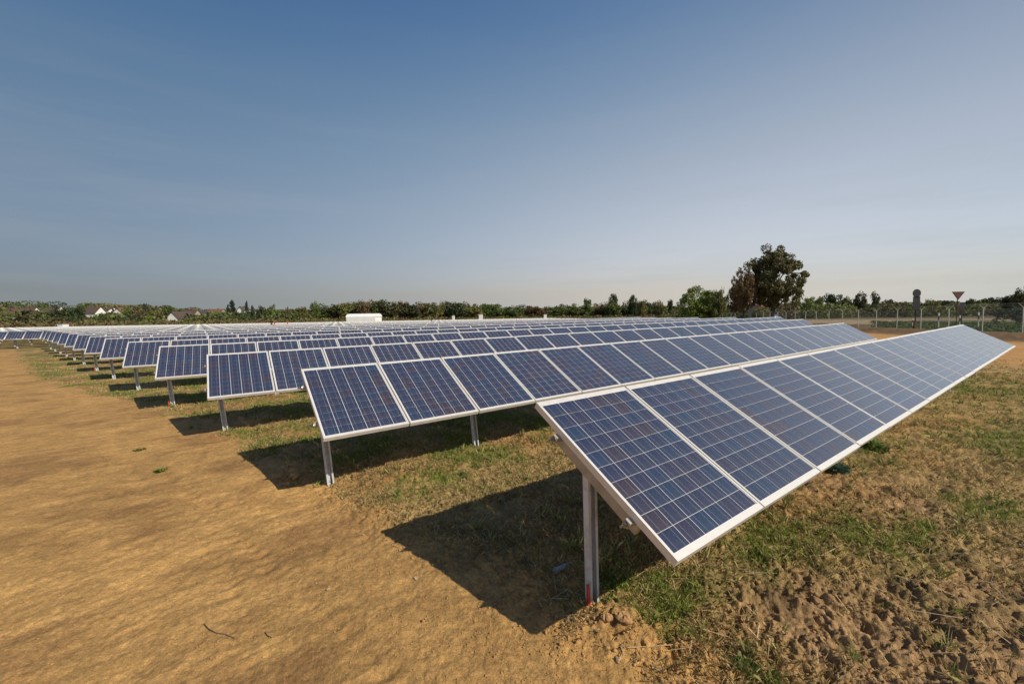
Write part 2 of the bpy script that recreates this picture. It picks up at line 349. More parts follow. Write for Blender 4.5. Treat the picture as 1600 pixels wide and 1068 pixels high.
def ground_col(x, y):
    edge, field, g, t, q = masks(x, y)
    r = np.hypot(x, y)
    C = lambda *c: np.array(c)[None, :]
    n1 = fbm(x*.5, y*.5, 3, 71)[:, None]; n2 = fbm(x*3, y*3, 3, 72)[:, None]; n3 = fbm(x*1.2+y*.7, (y-x)*3, 3, 73)[:, None]
    path = C(.42, .240, .082)*(1+.12*n1+.10*n3)
    path = path*(1-.26*sst(.0, .6, fbm(x*.8, y*.8, 4, 74))[:, None]*C(.9, 1, .9))*(1+.16*fbm(x*2.2+y*1.3, (y-x)*5.5, 4, 76)[:, None])+C(.02, .015, .005)*n2
    soil = C(.30, .168, .062)*(1+.22*n2+.12*n1)
    dry = C(.34, .225, .085)*(1+.25*n2)
    grn = C(.115, .115, .026)*(1+.25*n2)
    c = path
    f = field[:, None]
    fl = dry*(1-sst(-.2, .5, n1))+soil*sst(-.2, .5, n1)
    cm = clodmask(x, y)[:, None]; fl = fl*(1-cm)+C(.31, .190, .088)*(1+.25*n2)*cm
    fl = fl*(1-g[:, None]*.75)+grn*g[:, None]*.75
    c = c*(1-f)+fl*f
    # orange graded track on the right, dark bank, grass verge, stubble
    tr = (sst(-21, -17, t)*(y > 4))[:, None]; c = c*(1-tr)+C(.42, .225, .075)*(1+.1*n1)*tr
    bk = (sst(-8, -6, t+.6*n1[:, 0])*(y > 5))[:, None]; c = c*(1-bk)+C(.15, .085, .036)*(1+.3*n2)*bk
    vg = (sst(-.3, .8, t)*(y > 3))[:, None]; gd = sst(120, 20, y)[:, None]
    c = c*(1-vg)+((C(.085, .125, .028)*gd+C(.13, .12, .05)*(1-gd))*sst(.82, .95, x/np.maximum(y, 1))[:, None]+C(.12, .085, .045)*(1-sst(.82, .95, x/np.maximum(y, 1))[:, None]))*(1+.35*fbm(x*.25, y*.6, 3, 75)[:, None])*vg
    sb = (sst(13, 17, t+2*n1[:, 0]-42*sst(.86, 1.0, x/np.maximum(y, 1)))*(y > 3))[:, None]; c = c*(1-sb)+C(.33, .235, .13)*(1+.15*n1)*sb
    fr = sst(150, 210, r)[:, None]; c = c*(1-fr)+C(.10, .085, .035)*(1+.3*n1)*fr
    fr = sst(170, 190, q+r*0)[:, None]
    return np.clip(c, .01, .8)
th = np.concatenate([np.linspace(-180, -58, 46)[:-1], np.linspace(-58, 58, 780), np.linspace(58, 180, 46)[1:]])*PI/180
rr = np.concatenate([[.02, .4, .8, 1.2, 1.5], 1.65*np.exp(np.arange(0, math.log(6/1.65), .0036)), 6.02*np.exp(np.arange(0, math.log(45/6.02), .0065)), 46*np.exp(np.arange(0, math.log(4200/46), .03))])
TT, RR = np.meshgrid(th, rr); X = (RR*np.sin(TT)).ravel(); Y = (RR*np.cos(TT)).ravel()
Z = ground_h(X, Y); nT = len(th); nR = len(rr)
i = np.arange(nR-1)[:, None]*nT+np.arange(nT-1)[None, :]; i = i.ravel()
gr = npmesh('ground', np.stack([X, Y, Z], 1), np.stack([i, i+1, i+1+nT, i+nT], 1)[:, ::-1], 4, [M['ground']], col=ground_col(X, Y), smooth=True)
gr['kind'] = 'structure'

# ------------------------------------------------------------------ solar rows
MW, ML, PW, TILT = .99, 1.321, 1.01, .52403
SLAT, SEND, FD = .017, .036, .048
def frame_mb():
    b = MB()
    b.box(0, MW, -SEND, 0, -FD, 0); b.box(0, MW, -ML, -ML+SEND, -FD, 0)
    b.box(0, SLAT, -ML+SEND, -SEND, -FD, 0); b.box(MW-SLAT, MW, -ML+SEND, -SEND, -FD, 0)
    b.box(SLAT, MW-SLAT, -ML+SEND, -SEND, -.010, -.005, 1)
    b.box(.40, .56, -.26, -.16, -.03, -.0105, 2)             # junction box underneath
    return b
module_mesh = frame_mb().mesh('solar_module', [M['frame'], M['back'], M['black']])
CX0, CX1, CY0, CY1 = SLAT+.006, MW-SLAT-.006, -SEND-.006, -ML+SEND+.006
cw = (CX1-CX0)/6; ch = (CY0-CY1)/10
def cells(z=-.0035, g=.0028, off=(0, 0, 0)):
    V = []; U = []
    for i_ in range(6):
        for j in range(10):
            x0 = CX0+i_*cw+g; x1 = CX0+(i_+1)*cw-g; y1 = CY0-j*ch-g*.42; y0 = CY0-(j+1)*ch+g*.42
            V += [(x0, y0, z), (x1, y0, z), (x1, y1, z), (x0, y1, z)]; U += [(0, 0), (1, 0), (1, 1), (0, 1)]
    return np.array(V), np.array(U)
CV, CU = cells()
grid_mesh = npmesh('cell_grid', CV, np.arange(240), 4, [M['cell']], uv=CU, meshonly=True)
def one_cell():
    b = MB(); e = .0028; x0, x1, y0, y1 = -cw/2+e, cw/2-e, -ch/2+e*.42, ch/2-e*.42
    b.box(x0, x1, y0, y1, -.0008, .0008); me = b.mesh('cell', [M['cell']]); l = me.uv_layers.new(name='UVMap')
    for lp in me.loops:
        c = me.vertices[lp.vertex_index].co; l.data[lp.index].uv = ((c.x-x0)/(x1-x0), (c.y-y0)/(y1-y0))
    return me
cell_mesh = one_cell()
# frame + cells in a single mesh for rows further off
fb = frame_mb(); fb.v = list(fb.v)
FV = np.array(fb.v); FFc = [f for f in fb.f]
def full_module():
    V = np.concatenate([FV, CV]); F = np.array(FFc+[tuple(len(FV)+4*k+j for j in range(4)) for k in range(60)])
    mi = list(fb.m)+[3]*60
    uv = np.concatenate([np.zeros((len(FFc)*4, 2)), CU])
    return V, F, mi, uv
FMV, FMF, FMI, FMU = full_module()
full_mesh = npmesh('solar_module_full', FMV, FMF, 4, [M['frame'], M['back'], M['black'], M['cell']], midx=FMI, uv=FMU, meshonly=True)
def recalc(me):
    bm = bmesh.new(); bm.from_mesh(me); bmesh.ops.recalc_face_normals(bm, faces=[f for f in bm.faces if f.material_index != 3]); bm.to_mesh(me); bm.free()
recalc(full_mesh)
def post_mesh(h, name='post'):
    # C section, open towards the row's end, web 100 mm, flanges 60 mm with small lips
    b = MB(); t = .004; W, D = .042, .052
    b.box(-W, W, D-t, D, -.4, h)                               # web
    b.box(-W, -W+t, -.0, D-t, -.4, h); b.box(W-t, W, -.0, D-t, -.4, h)
    b.box(-W+t, -W+.020, 0, t, -.4, h); b.box(W-.020, W-t, 0, t, -.4, h)
    b.box(-.014, .014, D-t-.010, D-t, -.4, h)                  # stiffening bead of the web
    return b.mesh(name, [M['steel']])
rows = [ # x, y of the top-left corner, heading, height of that corner over the ground, rise along the row
 (.17363, 3.03788, .63207, 1.3746, .0077), (-2.7599, 5.43738, .63615, 1.3661, .0067), (-5.73536, 7.8391, .60635, 1.3916, .0085),
 (-8.56627, 10.15563, .5968, 1.4250, .0085), (-11.61731, 12.65581, .6042, 1.4285, .007), (-14.78537, 15.21965, .6136, 1.4500, .006),
 (-17.9913, 17.84971, .6131, 1.4500, .005), (-21.23633, 20.50362, .6114, 1.4500, .005), (-24.4845, 23.1728, .6141, 1.4480, .005)]
for k in range(9, 31):
    rows.append((-24.4845-3.24*(k-8), 23.1728+2.655*(k-8), .6130, 1.448, .003 if k < 20 else .0022))
COUNT = {0: 18, 1: 21, 2: 26, 3: 32, 4: 35, 5: 38}
ORD = ['nearest', 'second', 'third', 'fourth', 'fifth', 'sixth', 'seventh', 'eighth', 'ninth', 'tenth', 'eleventh', 'twelfth', 'thirteenth', 'fourteenth']
ORDX = {14: 'fifteenth', 15: 'sixteenth', 16: 'seventeenth', 17: 'eighteenth', 18: 'nineteenth', 19: 'twentieth', 20: 'twenty-first', 21: 'twenty-second', 22: 'twenty-third', 23: 'twenty-fourth', 24: 'twenty-fifth', 25: 'twenty-sixth', 26: 'twenty-seventh', 27: 'twenty-eighth', 28: 'twenty-ninth', 29: 'thirtieth', 30: 'thirty-first'}
LBL = {0: 'nearest row of blue solar panels, tilted over the large shadow in the foreground',
 1: 'second row of solar panels, just behind the large foreground shadow, on two visible posts',
 2: 'third row of solar panels, its left end hidden partly behind the second row',
 3: 'fourth row of solar panels, with a red mark at the foot of its end post',
 12: 'thirteenth row of solar panels, last short row before the long row at the left edge',
 13: 'long row of solar panels that runs on past the left edge of the view',
 30: 'farthest row of solar panels, along the scrub and the white hall'}
purl_a = (.30, 1.01)
clamp_b = MB()
for sx in (0,):
    clamp_b.tube([(0, 0, 0), (-.006, 0, 0)], .024, 10); clamp_b.tube([(-.006, 0, 0), (-.022, 0, 0)], .016, 6); clamp_b.tube([(-.022, 0, 0), (-.05, 0, 0)], .008, 6)
clamp_mesh = clamp_b.mesh('end_clamp', [M['chrome']])
post_cache = {}
for k, (tx, ty, phi, ht, rz) in enumerate(rows):
    z0 = float(base_h(np.array([tx]), np.array([ty]))[0])
    d = Vector((math.cos(phi), math.sin(phi), rz-.002563*math.cos(phi)-.004662*math.sin(phi)+0.0)); d.normalize() if False else None
    rise = rz if k < 9 else rz-.004
    d = Vector((math.cos(phi), math.sin(phi), rise)).normalized()
    n_h = Vector((math.sin(phi), -math.cos(phi), 0)); s = (n_h*math.cos(TILT)+Vector((0, 0, -math.sin(TILT)))).normalized()
    zz = d.cross(-s).normalized()
    start = 0
    if k in COUNT: n = COUNT[k]
    else:
        n = max(1, int((16.5-.02*ty-tx)/math.cos(phi)/PW))
    if k >= 13:
        start = -int(max(0, (tx+1.42*ty+8)/1.6)/PW) if False else -int(6+(k-13)*.9)
    cnt = n-start
    T0 = Vector((tx, ty, z0+ht))+d*PW*start
    root = empty('solar_panel_row', (T0.x, T0.y, z0)); RM = Matrix.Translation((T0.x, T0.y, z0)) @ Matrix(((d.x, -s.x, zz.x, 0), (d.y, -s.y, zz.y, 0), (d.z, -s.z, zz.z, 0), (0, 0, 0, 1)))
    # root keeps a plain heading; children get local matrices
    root.rotation_euler = (0, 0, phi); RI = (Matrix.Translation((T0.x, T0.y, z0)) @ Matrix.Rotation(phi, 4, 'Z')).inverted()
    tag(root, LBL.get(k) or '%s row of solar panels from the camera, %s' % (ORD[k] if k < 14 else ORDX[k], 'low bright line across the field' if k > 13 else 'its end beside the dirt path'), 'solar panels', 'parallel rows of solar panels on the field')
    AX = Matrix(((d.x, -s.x, zz.x), (d.y, -s.y, zz.y), (d.z, -s.z, zz.z))).to_4x4()
    TILT_M = Matrix.Translation(T0) @ AX
    rs = random.Random(100+k)
    if k <= 13:
        for i_ in range(cnt):
            jit = Matrix.Rotation(R(rs.uniform(-.12, .12)), 4, 'X') @ Matrix.Rotation(R(rs.uniform(-.15, .15)), 4, 'Y')
            mm = RI @ TILT_M @ Matrix.Translation((PW*i_, rs.uniform(-.003, .003), 0)) @ jit
            if k <= 8:
                mo = link('solar_module', module_mesh, root); mo.matrix_local = mm
                single = (k == 0 and i_ < 5) or (k == 1 and i_ < 3) or (k == 2 and i_ < 1)
                if single:
                    for a in range(6):
                        for c in range(10):
                            ce = link('cell', cell_mesh, mo); ce.location = (CX0+(a+.5)*cw, CY0-(c+.5)*ch, -.0042)
                else:
                    link('cell_grid', grid_mesh, mo)['kind'] = 'stuff'
            else:
                mo = link('solar_module', full_mesh, root); mo.matrix_local = mm
    else:
        N = cnt; off = np.arange(N)*PW
        V = (FMV[None]+np.stack([off, 0*off, 0*off], 1)[:, None, :]).reshape(-1, 3)
        F = (FMF[None]+(np.arange(N)*len(FMV))[:, None, None]).reshape(-1, 4)
        # far rows: frames and one glass field per module
        keep = np.array([mi != 3 for mi in FMI]); Ff = (FMF[keep][None]+(np.arange(N)*len(FMV))[:, None, None]).reshape(-1, 4)
        b4 = np.array([[CX0, CY1, -.0035], [CX1, CY1, -.0035], [CX1, CY0, -.0035], [CX0, CY0, -.0035]])
        Vc = (b4[None]+np.stack([off, 0*off, 0*off], 1)[:, None, :]).reshape(-1, 3)
        V2 = np.concatenate([V, Vc]); F2 = np.concatenate([Ff, (len(V)+np.arange(4*N)).reshape(-1, 4)])
        mi = np.concatenate([np.tile(np.array(FMI)[keep], N), np.full(N, 3)])
        uv = np.full((F2.size, 2), .5)
        st = npmesh('solar_module_strip', V2, F2, 4, [M['frame'], M['back'], M['black'], M['cell']], root, midx=mi, uv=uv)
        recalc(st.data); st.matrix_local = RI @ TILT_M; st['kind'] = 'stuff'
    # purlins
    LT = PW*cnt-.02
    for a in purl_a:
        b = MB()
        b.box(-.035, LT+.035, -.02, .02, -.045, -.001)
        pu = b.build('purlin', M['alu'], root); pu.matrix_local = RI @ TILT_M @ Matrix.Translation((0, -a, -FD))
        if k < 4:
            cl = link('end_clamp', clamp_mesh, root); cl.matrix_local = RI @ TILT_M @ Matrix.Translation((-.036, -a, -FD-.024))
    # rafters and posts
    npost = int((LT-.14)/2.17)+1; raft = MB()
    jp = MB()
    for j in range(npost):
        px = .142+2.17*j; xm = TILT_M @ Vector((px, -.5308, -FD-.046))
        gz = gh(xm.x, xm.y)
        if k <= 13:
            rb = link('rafter', bpy.data.meshes['rafter'] if 'rafter' in bpy.data.meshes else (lambda q_: (q_.box(-.085, -.045, -1.05, -.24, -.075, 0), q_.mesh('rafter', [M['alu']]))[1])(MB()), root)
            rb.matrix_local = RI @ TILT_M @ Matrix.Translation((px, 0, -FD-.0455))
            h = xm.z-gz-.075; key = round(h, 2)
            if key not in post_cache: post_cache[key] = post_mesh(key)
            po = link('post', post_cache[key], root)
            lean = {0: 1.0, 1: 4.4}.get(k, 6.0); hx = xm.z-.06; PM = Matrix.Translation((xm.x, xm.y, hx)) @ Matrix.Rotation(R(-lean), 4, 'Y') @ Matrix.Translation((0, 0, gz-hx)) @ Matrix.Rotation(phi, 4, 'Z')
            po.matrix_local = RI @ PM
            if k == 0 and j == 0: first_post = po
            if k in (0, 3, 6) and j == 0:
                rt = MB(); rt.tube([(-.075, -.01, -.05), (-.071, -.005, .10), (-.069, .0, .16)], [.016, .013, .010], 6)
                r_ = rt.build('marker_stake', M['red'], root); r_.matrix_local = RI @ PM; r_['label'] = 'red marker stake at the foot of the post'
        else:
            c, s_ = math.cos(phi), math.sin(phi); jp.box(-.05, .05, -.03, .03, -.3, xm.z-gz-.05, 0, RI @ Matrix.Translation((xm.x, xm.y, gz)) @ Matrix.Rotation(phi, 4, 'Z'))
    if k > 13: jp.build('post', M['steel_dull'], root)['kind'] = 'stuff'
# sticker on the first post
b = MB(); b.box(-.0425, -.0417, .006, .046, .66, .80); st = b.build('sticker', M['label'], first_post)
b2 = MB(); b2.box(-.038, -.022, -.0015, -.0003, .66, .80); b2.build('sticker', M['label'], first_post)

# ------------------------------------------------------------------ grass, straw, clods
def blades(name, mat, xy, n_per, hmin, hmax, wbase, lean, colA, colB, spread, label, cat, rscale=.0011, hz=None):
    K = len(xy)*n_per; c = np.repeat(xy, n_per, 0)
    ang = RNG.uniform(0, 2*PI, K); rad = spread*np.sqrt(RNG.uniform(0, 1, K)); p = c+np.stack([np.cos(ang), np.sin(ang)], 1)*rad[:, None]
    r = np.hypot(p[:, 0], p[:, 1]); z = ground_h(p[:, 0], p[:, 1])
    h = RNG.uniform(hmin, hmax, K)*(1+.0*r); wd = np.maximum(wbase, r*rscale)*RNG.uniform(.6, 1.3, K)
    a2 = RNG.uniform(0, 2*PI, K); ln = RNG.uniform(lean[0], lean[1], K)
    dx = np.cos(a2)*ln*h; dy = np.sin(a2)*ln*h; hh = h*np.sqrt(np.maximum(1-ln**2, .02))
    a3 = RNG.uniform(0, 2*PI, K); wx = np.cos(a3)*wd*.5; wy = np.sin(a3)*wd*.5
    V = np.empty((K, 4, 3)); V[:, 0] = np.stack([p[:, 0]-wx, p[:, 1]-wy, z-.006], 1); V[:, 1] = np.stack([p[:, 0]+wx, p[:, 1]+wy, z-.006], 1)
    V[:, 2] = np.stack([p[:, 0]+dx*.45+wx*.7, p[:, 1]+dy*.45+wy*.7, z+hh*.65], 1); V[:, 3] = np.stack([p[:, 0]+dx, p[:, 1]+dy, z+hh], 1)
    m_ = np.clip(RNG.uniform(0, 1, K), 0, 1)[:, None]; cc = (np.array(colA)*(1-m_)+np.array(colB)*m_)*RNG.uniform(.7, 1.25, (K, 1))
    o = npmesh(name, V.reshape(-1, 3), np.arange(4*K).reshape(-1, 4)[:, [0, 1, 2, 3]], 4, [mat], col=np.repeat(cc, 4, 0))
    return tag(o, label, cat, kind='stuff')
def samp(n, r0, r1, a0=-56, a1=56, pw=0):
    r = r0*np.exp(RNG.uniform(0, 1, n)*math.log(r1/r0)); a = RNG.uniform(a0, a1, n)*PI/180
    return np.stack([r*np.sin(a), r*np.cos(a)], 1)
def pick(n, fn, r0=1.7, r1=40):
    p = samp(n, r0, r1); m_ = fn(p[:, 0], p[:, 1]); return p[RNG.uniform(0, 1, n) < m_]
def m_green(x, y): e, f, g, t, q = masks(x, y); return g*.95*(t < -15)*(1-.9*sst(.25, .6, clodmask(x, y)))
def m_dry(x, y):
    e, f, g, t, q = masks(x, y); n = fbm(x*1.3, y*1.3, 3, 91)
    return f*(1-.6*g)*sst(-.7, .2, n)*(1-.85*clodmask(x, y))*.9*(t < -17)
pg = pick(90000, m_green); blades('green_grass', M['grass'], pg, 8, .018, .070, .0028, (.2, .95), (.13, .22, .026), (.27, .29, .065), .05, 'green grass growing in patches between and in front of the panel rows', 'grass')
pd = pick(90000, m_dry); blades('dry_grass', M['grass'], pd, 7, .015, .075, .0026, (.5, .99), (.52, .38, .17), (.22, .17, .06), .07, 'dry straw-coloured grass covering the soil around the posts', 'grass')
pt_ = pick(5200, lambda x, y: np.clip(m_dry(x, y)*.5+m_green(x, y)*.7, 0, 1)*sst(-.2, .5, fbm(x*1.6, y*1.6, 2, 97))*np.exp(-np.maximum(np.hypot(x, y)-14, 0)/10), 1.8, 40)
blades('grass_tufts', M['grass'], pt_, 16, .05, .15, .0032, (.15, .85), (.13, .18, .03), (.45, .38, .16), .035, 'taller ragged tufts of half-dried grass standing out of the turf', 'grass')
# lying stalks
def stalks(n):
    p = pick(n, lambda x, y: np.clip(m_dry(x, y)+.25*m_green(x, y), 0, 1)*np.exp(-np.maximum(np.hypot(x, y)-9, 0)/5), 1.8, 22)
    K = len(p); a = RNG.uniform(0, 2*PI, K); ln = RNG.uniform(.03, .16, K)*(RNG.uniform(0, 1, K) < .92)+RNG.uniform(.0, .25, K)*(RNG.uniform(0, 1, K) < .1)+.02
    e1 = p+np.stack([np.cos(a), np.sin(a)], 1)*ln[:, None]*.5; e0 = 2*p-e1
    w_ = RNG.uniform(.0012, .003, K); nx = -np.sin(a)*w_; ny = np.cos(a)*w_
    z0 = ground_h(e0[:, 0], e0[:, 1])+RNG.uniform(.004, .02, K); z1 = ground_h(e1[:, 0], e1[:, 1])+RNG.uniform(.004, .03, K)
    V = np.empty((K, 4, 3)); V[:, 0] = np.stack([e0[:, 0]-nx, e0[:, 1]-ny, z0], 1); V[:, 1] = np.stack([e0[:, 0]+nx, e0[:, 1]+ny, z0], 1)
    V[:, 2] = np.stack([e1[:, 0]+nx, e1[:, 1]+ny, z1], 1); V[:, 3] = np.stack([e1[:, 0]-nx, e1[:, 1]-ny, z1], 1)
    cc = np.array([.55, .42, .22])*RNG.uniform(.5, 1.3, (K, 1))
    o = npmesh('straw', V.reshape(-1, 3), np.arange(4*K).reshape(-1, 4), 4, [M['grass']], col=np.repeat(cc, 4, 0))
    tag(o, 'loose dry stalks lying over soil and turf', 'straw', kind='stuff')
stalks(26000)
# small clods: squashed random octahedra-ish lumps joined
def clods(n):
    fn = lambda x, y: np.clip((.16+.35*sst(-1.6, -.4, qf(x, y))+.9*clodmask(x, y)+.5*gauss(x, y, .7, 2.5, .5, .5)+.55*sst(-.5, -.1, qf(x, y))*(1-sst(.1, .5, qf(x, y))))*sst(-.6, .5, fbm(x*2.5, y*2.5, 2, 95)), 0, 1)*np.exp(-np.maximum(np.hypot(x, y)-8, 0)/6)
    p = pick(n, fn, 1.7, 24); K = len(p)
    t_ = (1+5**.5)/2; ic = np.array([(-1,t_,0),(1,t_,0),(-1,-t_,0),(1,-t_,0),(0,-1,t_),(0,1,t_),(0,-1,-t_),(0,1,-t_),(t_,0,-1),(t_,0,1),(-t_,0,-1),(-t_,0,1)])/1.9
    fa = np.array([(0,11,5),(0,5,1),(0,1,7),(0,7,10),(0,10,11),(1,5,9),(5,11,4),(11,10,2),(10,7,6),(7,1,8),(3,9,4),(3,4,2),(3,2,6),(3,6,8),(3,8,9),(4,9,5),(2,4,11),(6,2,10),(8,6,7),(9,8,1)])
    s_ = .0035*np.exp(RNG.exponential(.55, K)); s_ = np.minimum(s_, np.where(qf(p[:, 0], p[:, 1]) < -.45, .009, .018)*RNG.uniform(.6, 1, K))
    sc = s_[:, None]*RNG.uniform(.6, 1.3, (K, 3))*np.array([1, 1, .7]); jit = RNG.uniform(.7, 1.3, (K, 12, 1))
    V = ic[None]*jit*sc[:, None, :]; a = RNG.uniform(0, 2*PI, K); c, s2 = np.cos(a)[:, None], np.sin(a)[:, None]
    Vx = V[..., 0]*c-V[..., 1]*s2; Vy = V[..., 0]*s2+V[..., 1]*c
    z = ground_h(p[:, 0], p[:, 1])+s_*.25
    V = np.stack([Vx+p[:, 0:1], Vy+p[:, 1:2], V[..., 2]+z[:, None]], -1).reshape(-1, 3)
    F = (fa[None]+(np.arange(K)*12)[:, None, None]).reshape(-1, 3)
    cc = ground_col(p[:, 0], p[:, 1])*RNG.uniform(.8, 1.15, (K, 1)); cc = cc*.55+np.array([.36, .20, .08])*.45
    o = npmesh('soil_crumbs', V, F, 3, [M['clods']], col=np.repeat(cc, 12, 0), smooth=False)
    tag(o, 'small crumbs of dry soil scattered over the ground', 'soil', kind='stuff')
clods(60000)
def rock(name, loc, size, mat, seed, label, cat, group=None, sub=3):
    bm = bmesh.new(); bmesh.ops.create_icosphere(bm, subdivisions=sub, radius=1); rs_ = random.Random(seed)
    P = np.array([v.co[:] for v in bm.verts]); off = seed*3.1
    n = fbm(P[:, 0]*1.1+off, P[:, 1]*1.1+P[:, 2]*.9, 3, seed, .6)*.42+np.abs(fbm(P[:, 2]*2.2+off, P[:, 0]*2.2+P[:, 1], 3, seed+3, .6))*.30-.1
    for v, k_ in zip(bm.verts, n): v.co = v.co*(1+float(k_)); v.co.x *= size[0]; v.co.y *= size[1]; v.co.z *= size[2]
    me = bpy.data.meshes.new(name); bm.to_mesh(me); bm.free(); o = link(name, me, None, [mat]); o.location = loc; o.rotation_euler = (0, 0, rs_.uniform(0, 6)); return tag(o, label, cat, group)
for (u, v, sz, mat, lab) in (
  (974, 968, (.045, .04, .038), 'stone', 'largest brown clod of earth, right beside the foot of the front post'),
  (948, 966, (.035, .03, .026), 'stone', 'rounded clod of earth between the front post and the largest clod'),
  (966, 1030, (.018, .015, .012), 'pale_stone', 'pale pebble on the bare soil straight below the front post'),
  (933, 985, (.014, .012, .010), 'pale_stone', 'tiny pale stone just below the foot of the front post'),
  (513, 921, (.015, .012, .010), 'pale_stone', 'pale stone on the bare path left of the long shadow, beside two wheel marks'),
  (650, 904, (.018, .014, .012), 'pale_stone', 'pale stone at the dirt edge just outside the large shadow'),
  (661, 971, (.016, .013, .012), 'stone', 'dark edged clod on the bare path below the large shadow'),
  (460, 745, (.075, .06, .05), 'stone', 'biggest reddish clod inside the shadow of the second row'),
  (432, 747, (.06, .045, .035), 'stone', 'left clod of the pair inside the shadow of the second row'),
  (447, 757, (.045, .04, .025), 'stone', 'low clod at the front edge of the second row shadow'),
  (1052, 1000, (.02, .018, .014), 'stone', 'small clod at the turf edge right of the largest clod')):
    p = gp(u, v); rock('stone' if mat == 'pale_stone' else 'earth_clod', (p.x, p.y, p.z+sz[2]*.35), sz, M[mat], int(u), lab, 'stone' if mat == 'pale_stone' else 'clod')
# twig on the path
def twig(pts, rad, lab):
    P = [gp(*p)+Vector((0, 0, .004)) for p in pts]; b = MB(); b.tube(P, [rad*(1-.6*i_/len(P)) for i_ in range(len(P))], 5)
    tag(b.build('twig', M['bark']), lab, 'twig')
twig([(319, 975), (326, 983), (338, 989), (352, 991), (366, 997)], .0035, 'thin curved dark twig lying on the bare path at lower left')
twig([(414, 988), (418, 993), (424, 996)], .0032, 'short dark twig end right of the long curved twig on the path')
# plastic bottle in the shade
p = gp(879, 884); ax = (gp(890, 878)-gp(868, 891)).normalized(); c0 = p+Vector((0, 0, .035)); L_ = .085
prof = [(-1, .001), (-1, .026), (-.85, .031), (-.3, .028), (-.1, .031), (.35, .030), (.6, .022), (.75, .012), (.98, .012)]
b = MB(); b.tube([c0+ax*L_*t_ for t_, r_ in prof], [r_*.8 for t_, r_ in prof], 12); bt = tag(b.build('plastic_bottle', M['plastic']), 'crumpled clear plastic bottle lying in the shade behind the front post', 'bottle')
b = MB(); b.tube([c0+ax*L_*.99, c0+ax*L_*1.15], .014, 10); b.build('cap', M['whitepaint'], bt)
# weeds
def weed(u, v, rad, n, lsz, colr, lab, hz=.12, name='weed'):
    p = gp(u, v); V = []; cc = []
    for _ in range(n):
        a = random.uniform(0, 2*PI); e = random.uniform(.15, 1.2); r_ = rad*math.sqrt(random.random()); bx, by = math.cos(a)*r_*.5, math.sin(a)*r_*.5
        dv = Vector((math.cos(a)*math.cos(e), math.sin(a)*math.cos(e), math.sin(e)))*random.uniform(.5, 1)*lsz
        sd = Vector((-math.sin(a), math.cos(a), random.uniform(-.4, .4)))*lsz*.26; o0 = Vector((bx, by, random.uniform(0, hz)*(1-r_/rad)))
        V += [o0, o0+dv*.5+sd, o0+dv-Vector((0, 0, lsz*.2)), o0+dv*.5-sd]; k_ = random.uniform(.7, 1.35); cc += [[q_*k_ for q_ in colr]]*4
    o = npmesh(name, np.array([v_[:] for v_ in V]), np.arange(4*n), 4, [M['grass']], col=np.array(cc)); o.location = p; return tag(o, lab, 'plant')
weed(253, 733, .17, 200, .045, (.11, .18, .03), 'lone bright green weed patch on the bare dirt path', .03)
weed(218, 703, .14, 90, .04, (.12, .15, .03), 'faint smaller green weed on the path behind the bright one', .02)
weed(1308, 735, .20, 260, .09, (.10, .17, .11), 'blue-green leafy weed under the lower edge of the front row', .10)
weed(1368, 700, .28, 420, .08, (.15, .20, .05), 'yellow-green bushy weed further back beside the lower edge of the front row', .16)
weed(1165, 1043, .09, 110, .05, (.05, .12, .02), 'small leafy weed at the bottom edge between turf and clods', .04)

# ------------------------------------------------------------------ fence
F0 = np.array([41.5, 34.]); FV_ = np.array([.75, 3.6]); NP0, NP1 = -2, 42
fence = empty('chain_link_fence', (F0[0], F0[1], gh(*F0))); tag(fence, 'long wire mesh fence with forked posts running away along the right side', 'fence')
fo = Vector(fence.location)
pm = MB(); pm.box(-.03, .03, -.03, .03, -.5, 2.35)
ca = math.atan2(FV_[0], FV_[1])
nx_ = Vector((FV_[1], -FV_[0], 0)).normalized()
for sgn in (-1, 1): pm.tube([Vector((0, 0, 2.30)), nx_*sgn*.36+Vector((0, 0, 2.66))], [.028, .018], 5)
pmesh = pm.mesh('fence_post', [M['concpost']])
pos = []
for i_ in range(NP0, NP1+1):
    P = F0+FV_*i_; z = gh(*P); pos.append(Vector((P[0], P[1], z)))
    o = link('fence_post', pmesh, fence); o.location = pos[-1]-fo; o.rotation_euler = (R(random.uniform(-1.5, 1.5)), R(random.uniform(-2, 2)), 0)
for i_ in range(len(pos)-1):
    a, c = pos[i_], pos[i_+1]; V = []; F = []; step = .10 if i_ < 16 else .2; wr = .006 if i_ < 16 else .012
    Lh = (c-a).length; e = (c-a)/Lh; up = Vector((0, 0, 1)); H_ = 2.15
    def strip(p0, p1, q_):
        b0 = len(V); V.extend([p0-q_, p0+q_, p1+q_, p1-q_]); F.append((b0, b0+1, b0+2, b0+3))
    def pt(x, z): return a+e*x+up*(z+.08)-fo
    x = -H_
    while x < Lh:
        for dr in (1, -1):
            x0, z0_, x1, z1_ = x, 0, x+H_, H_
            if x0 < 0: z0_ = -x0; x0 = 0
            if x1 > Lh: z1_ = H_-(x1-Lh); x1 = Lh
            if z1_ > z0_:
                if dr == -1: x0, x1 = Lh-x0, Lh-x1
                strip(pt(x0, z0_), pt(x1, z1_), e*wr)
        x += step
    for hz in (.02, 1.1, H_): strip(pt(0, hz), pt(Lh, hz), up*wr*1.2)
    o = npmesh('wire_mesh', np.array([v_[:] for v_ in V]), np.array(F), 4, [M['wire']], fence); o['kind'] = 'stuff'
for sgn in (-1, 1):
    for fr_ in (.4, .75, 1.):
        b = MB(); b.tube([p_-fo+nx_*sgn*.36*fr_+Vector((0, 0, 2.30+.36*fr_)) for p_ in pos], .006, 3); b.build('barbed_wire', M['wire'], fence)

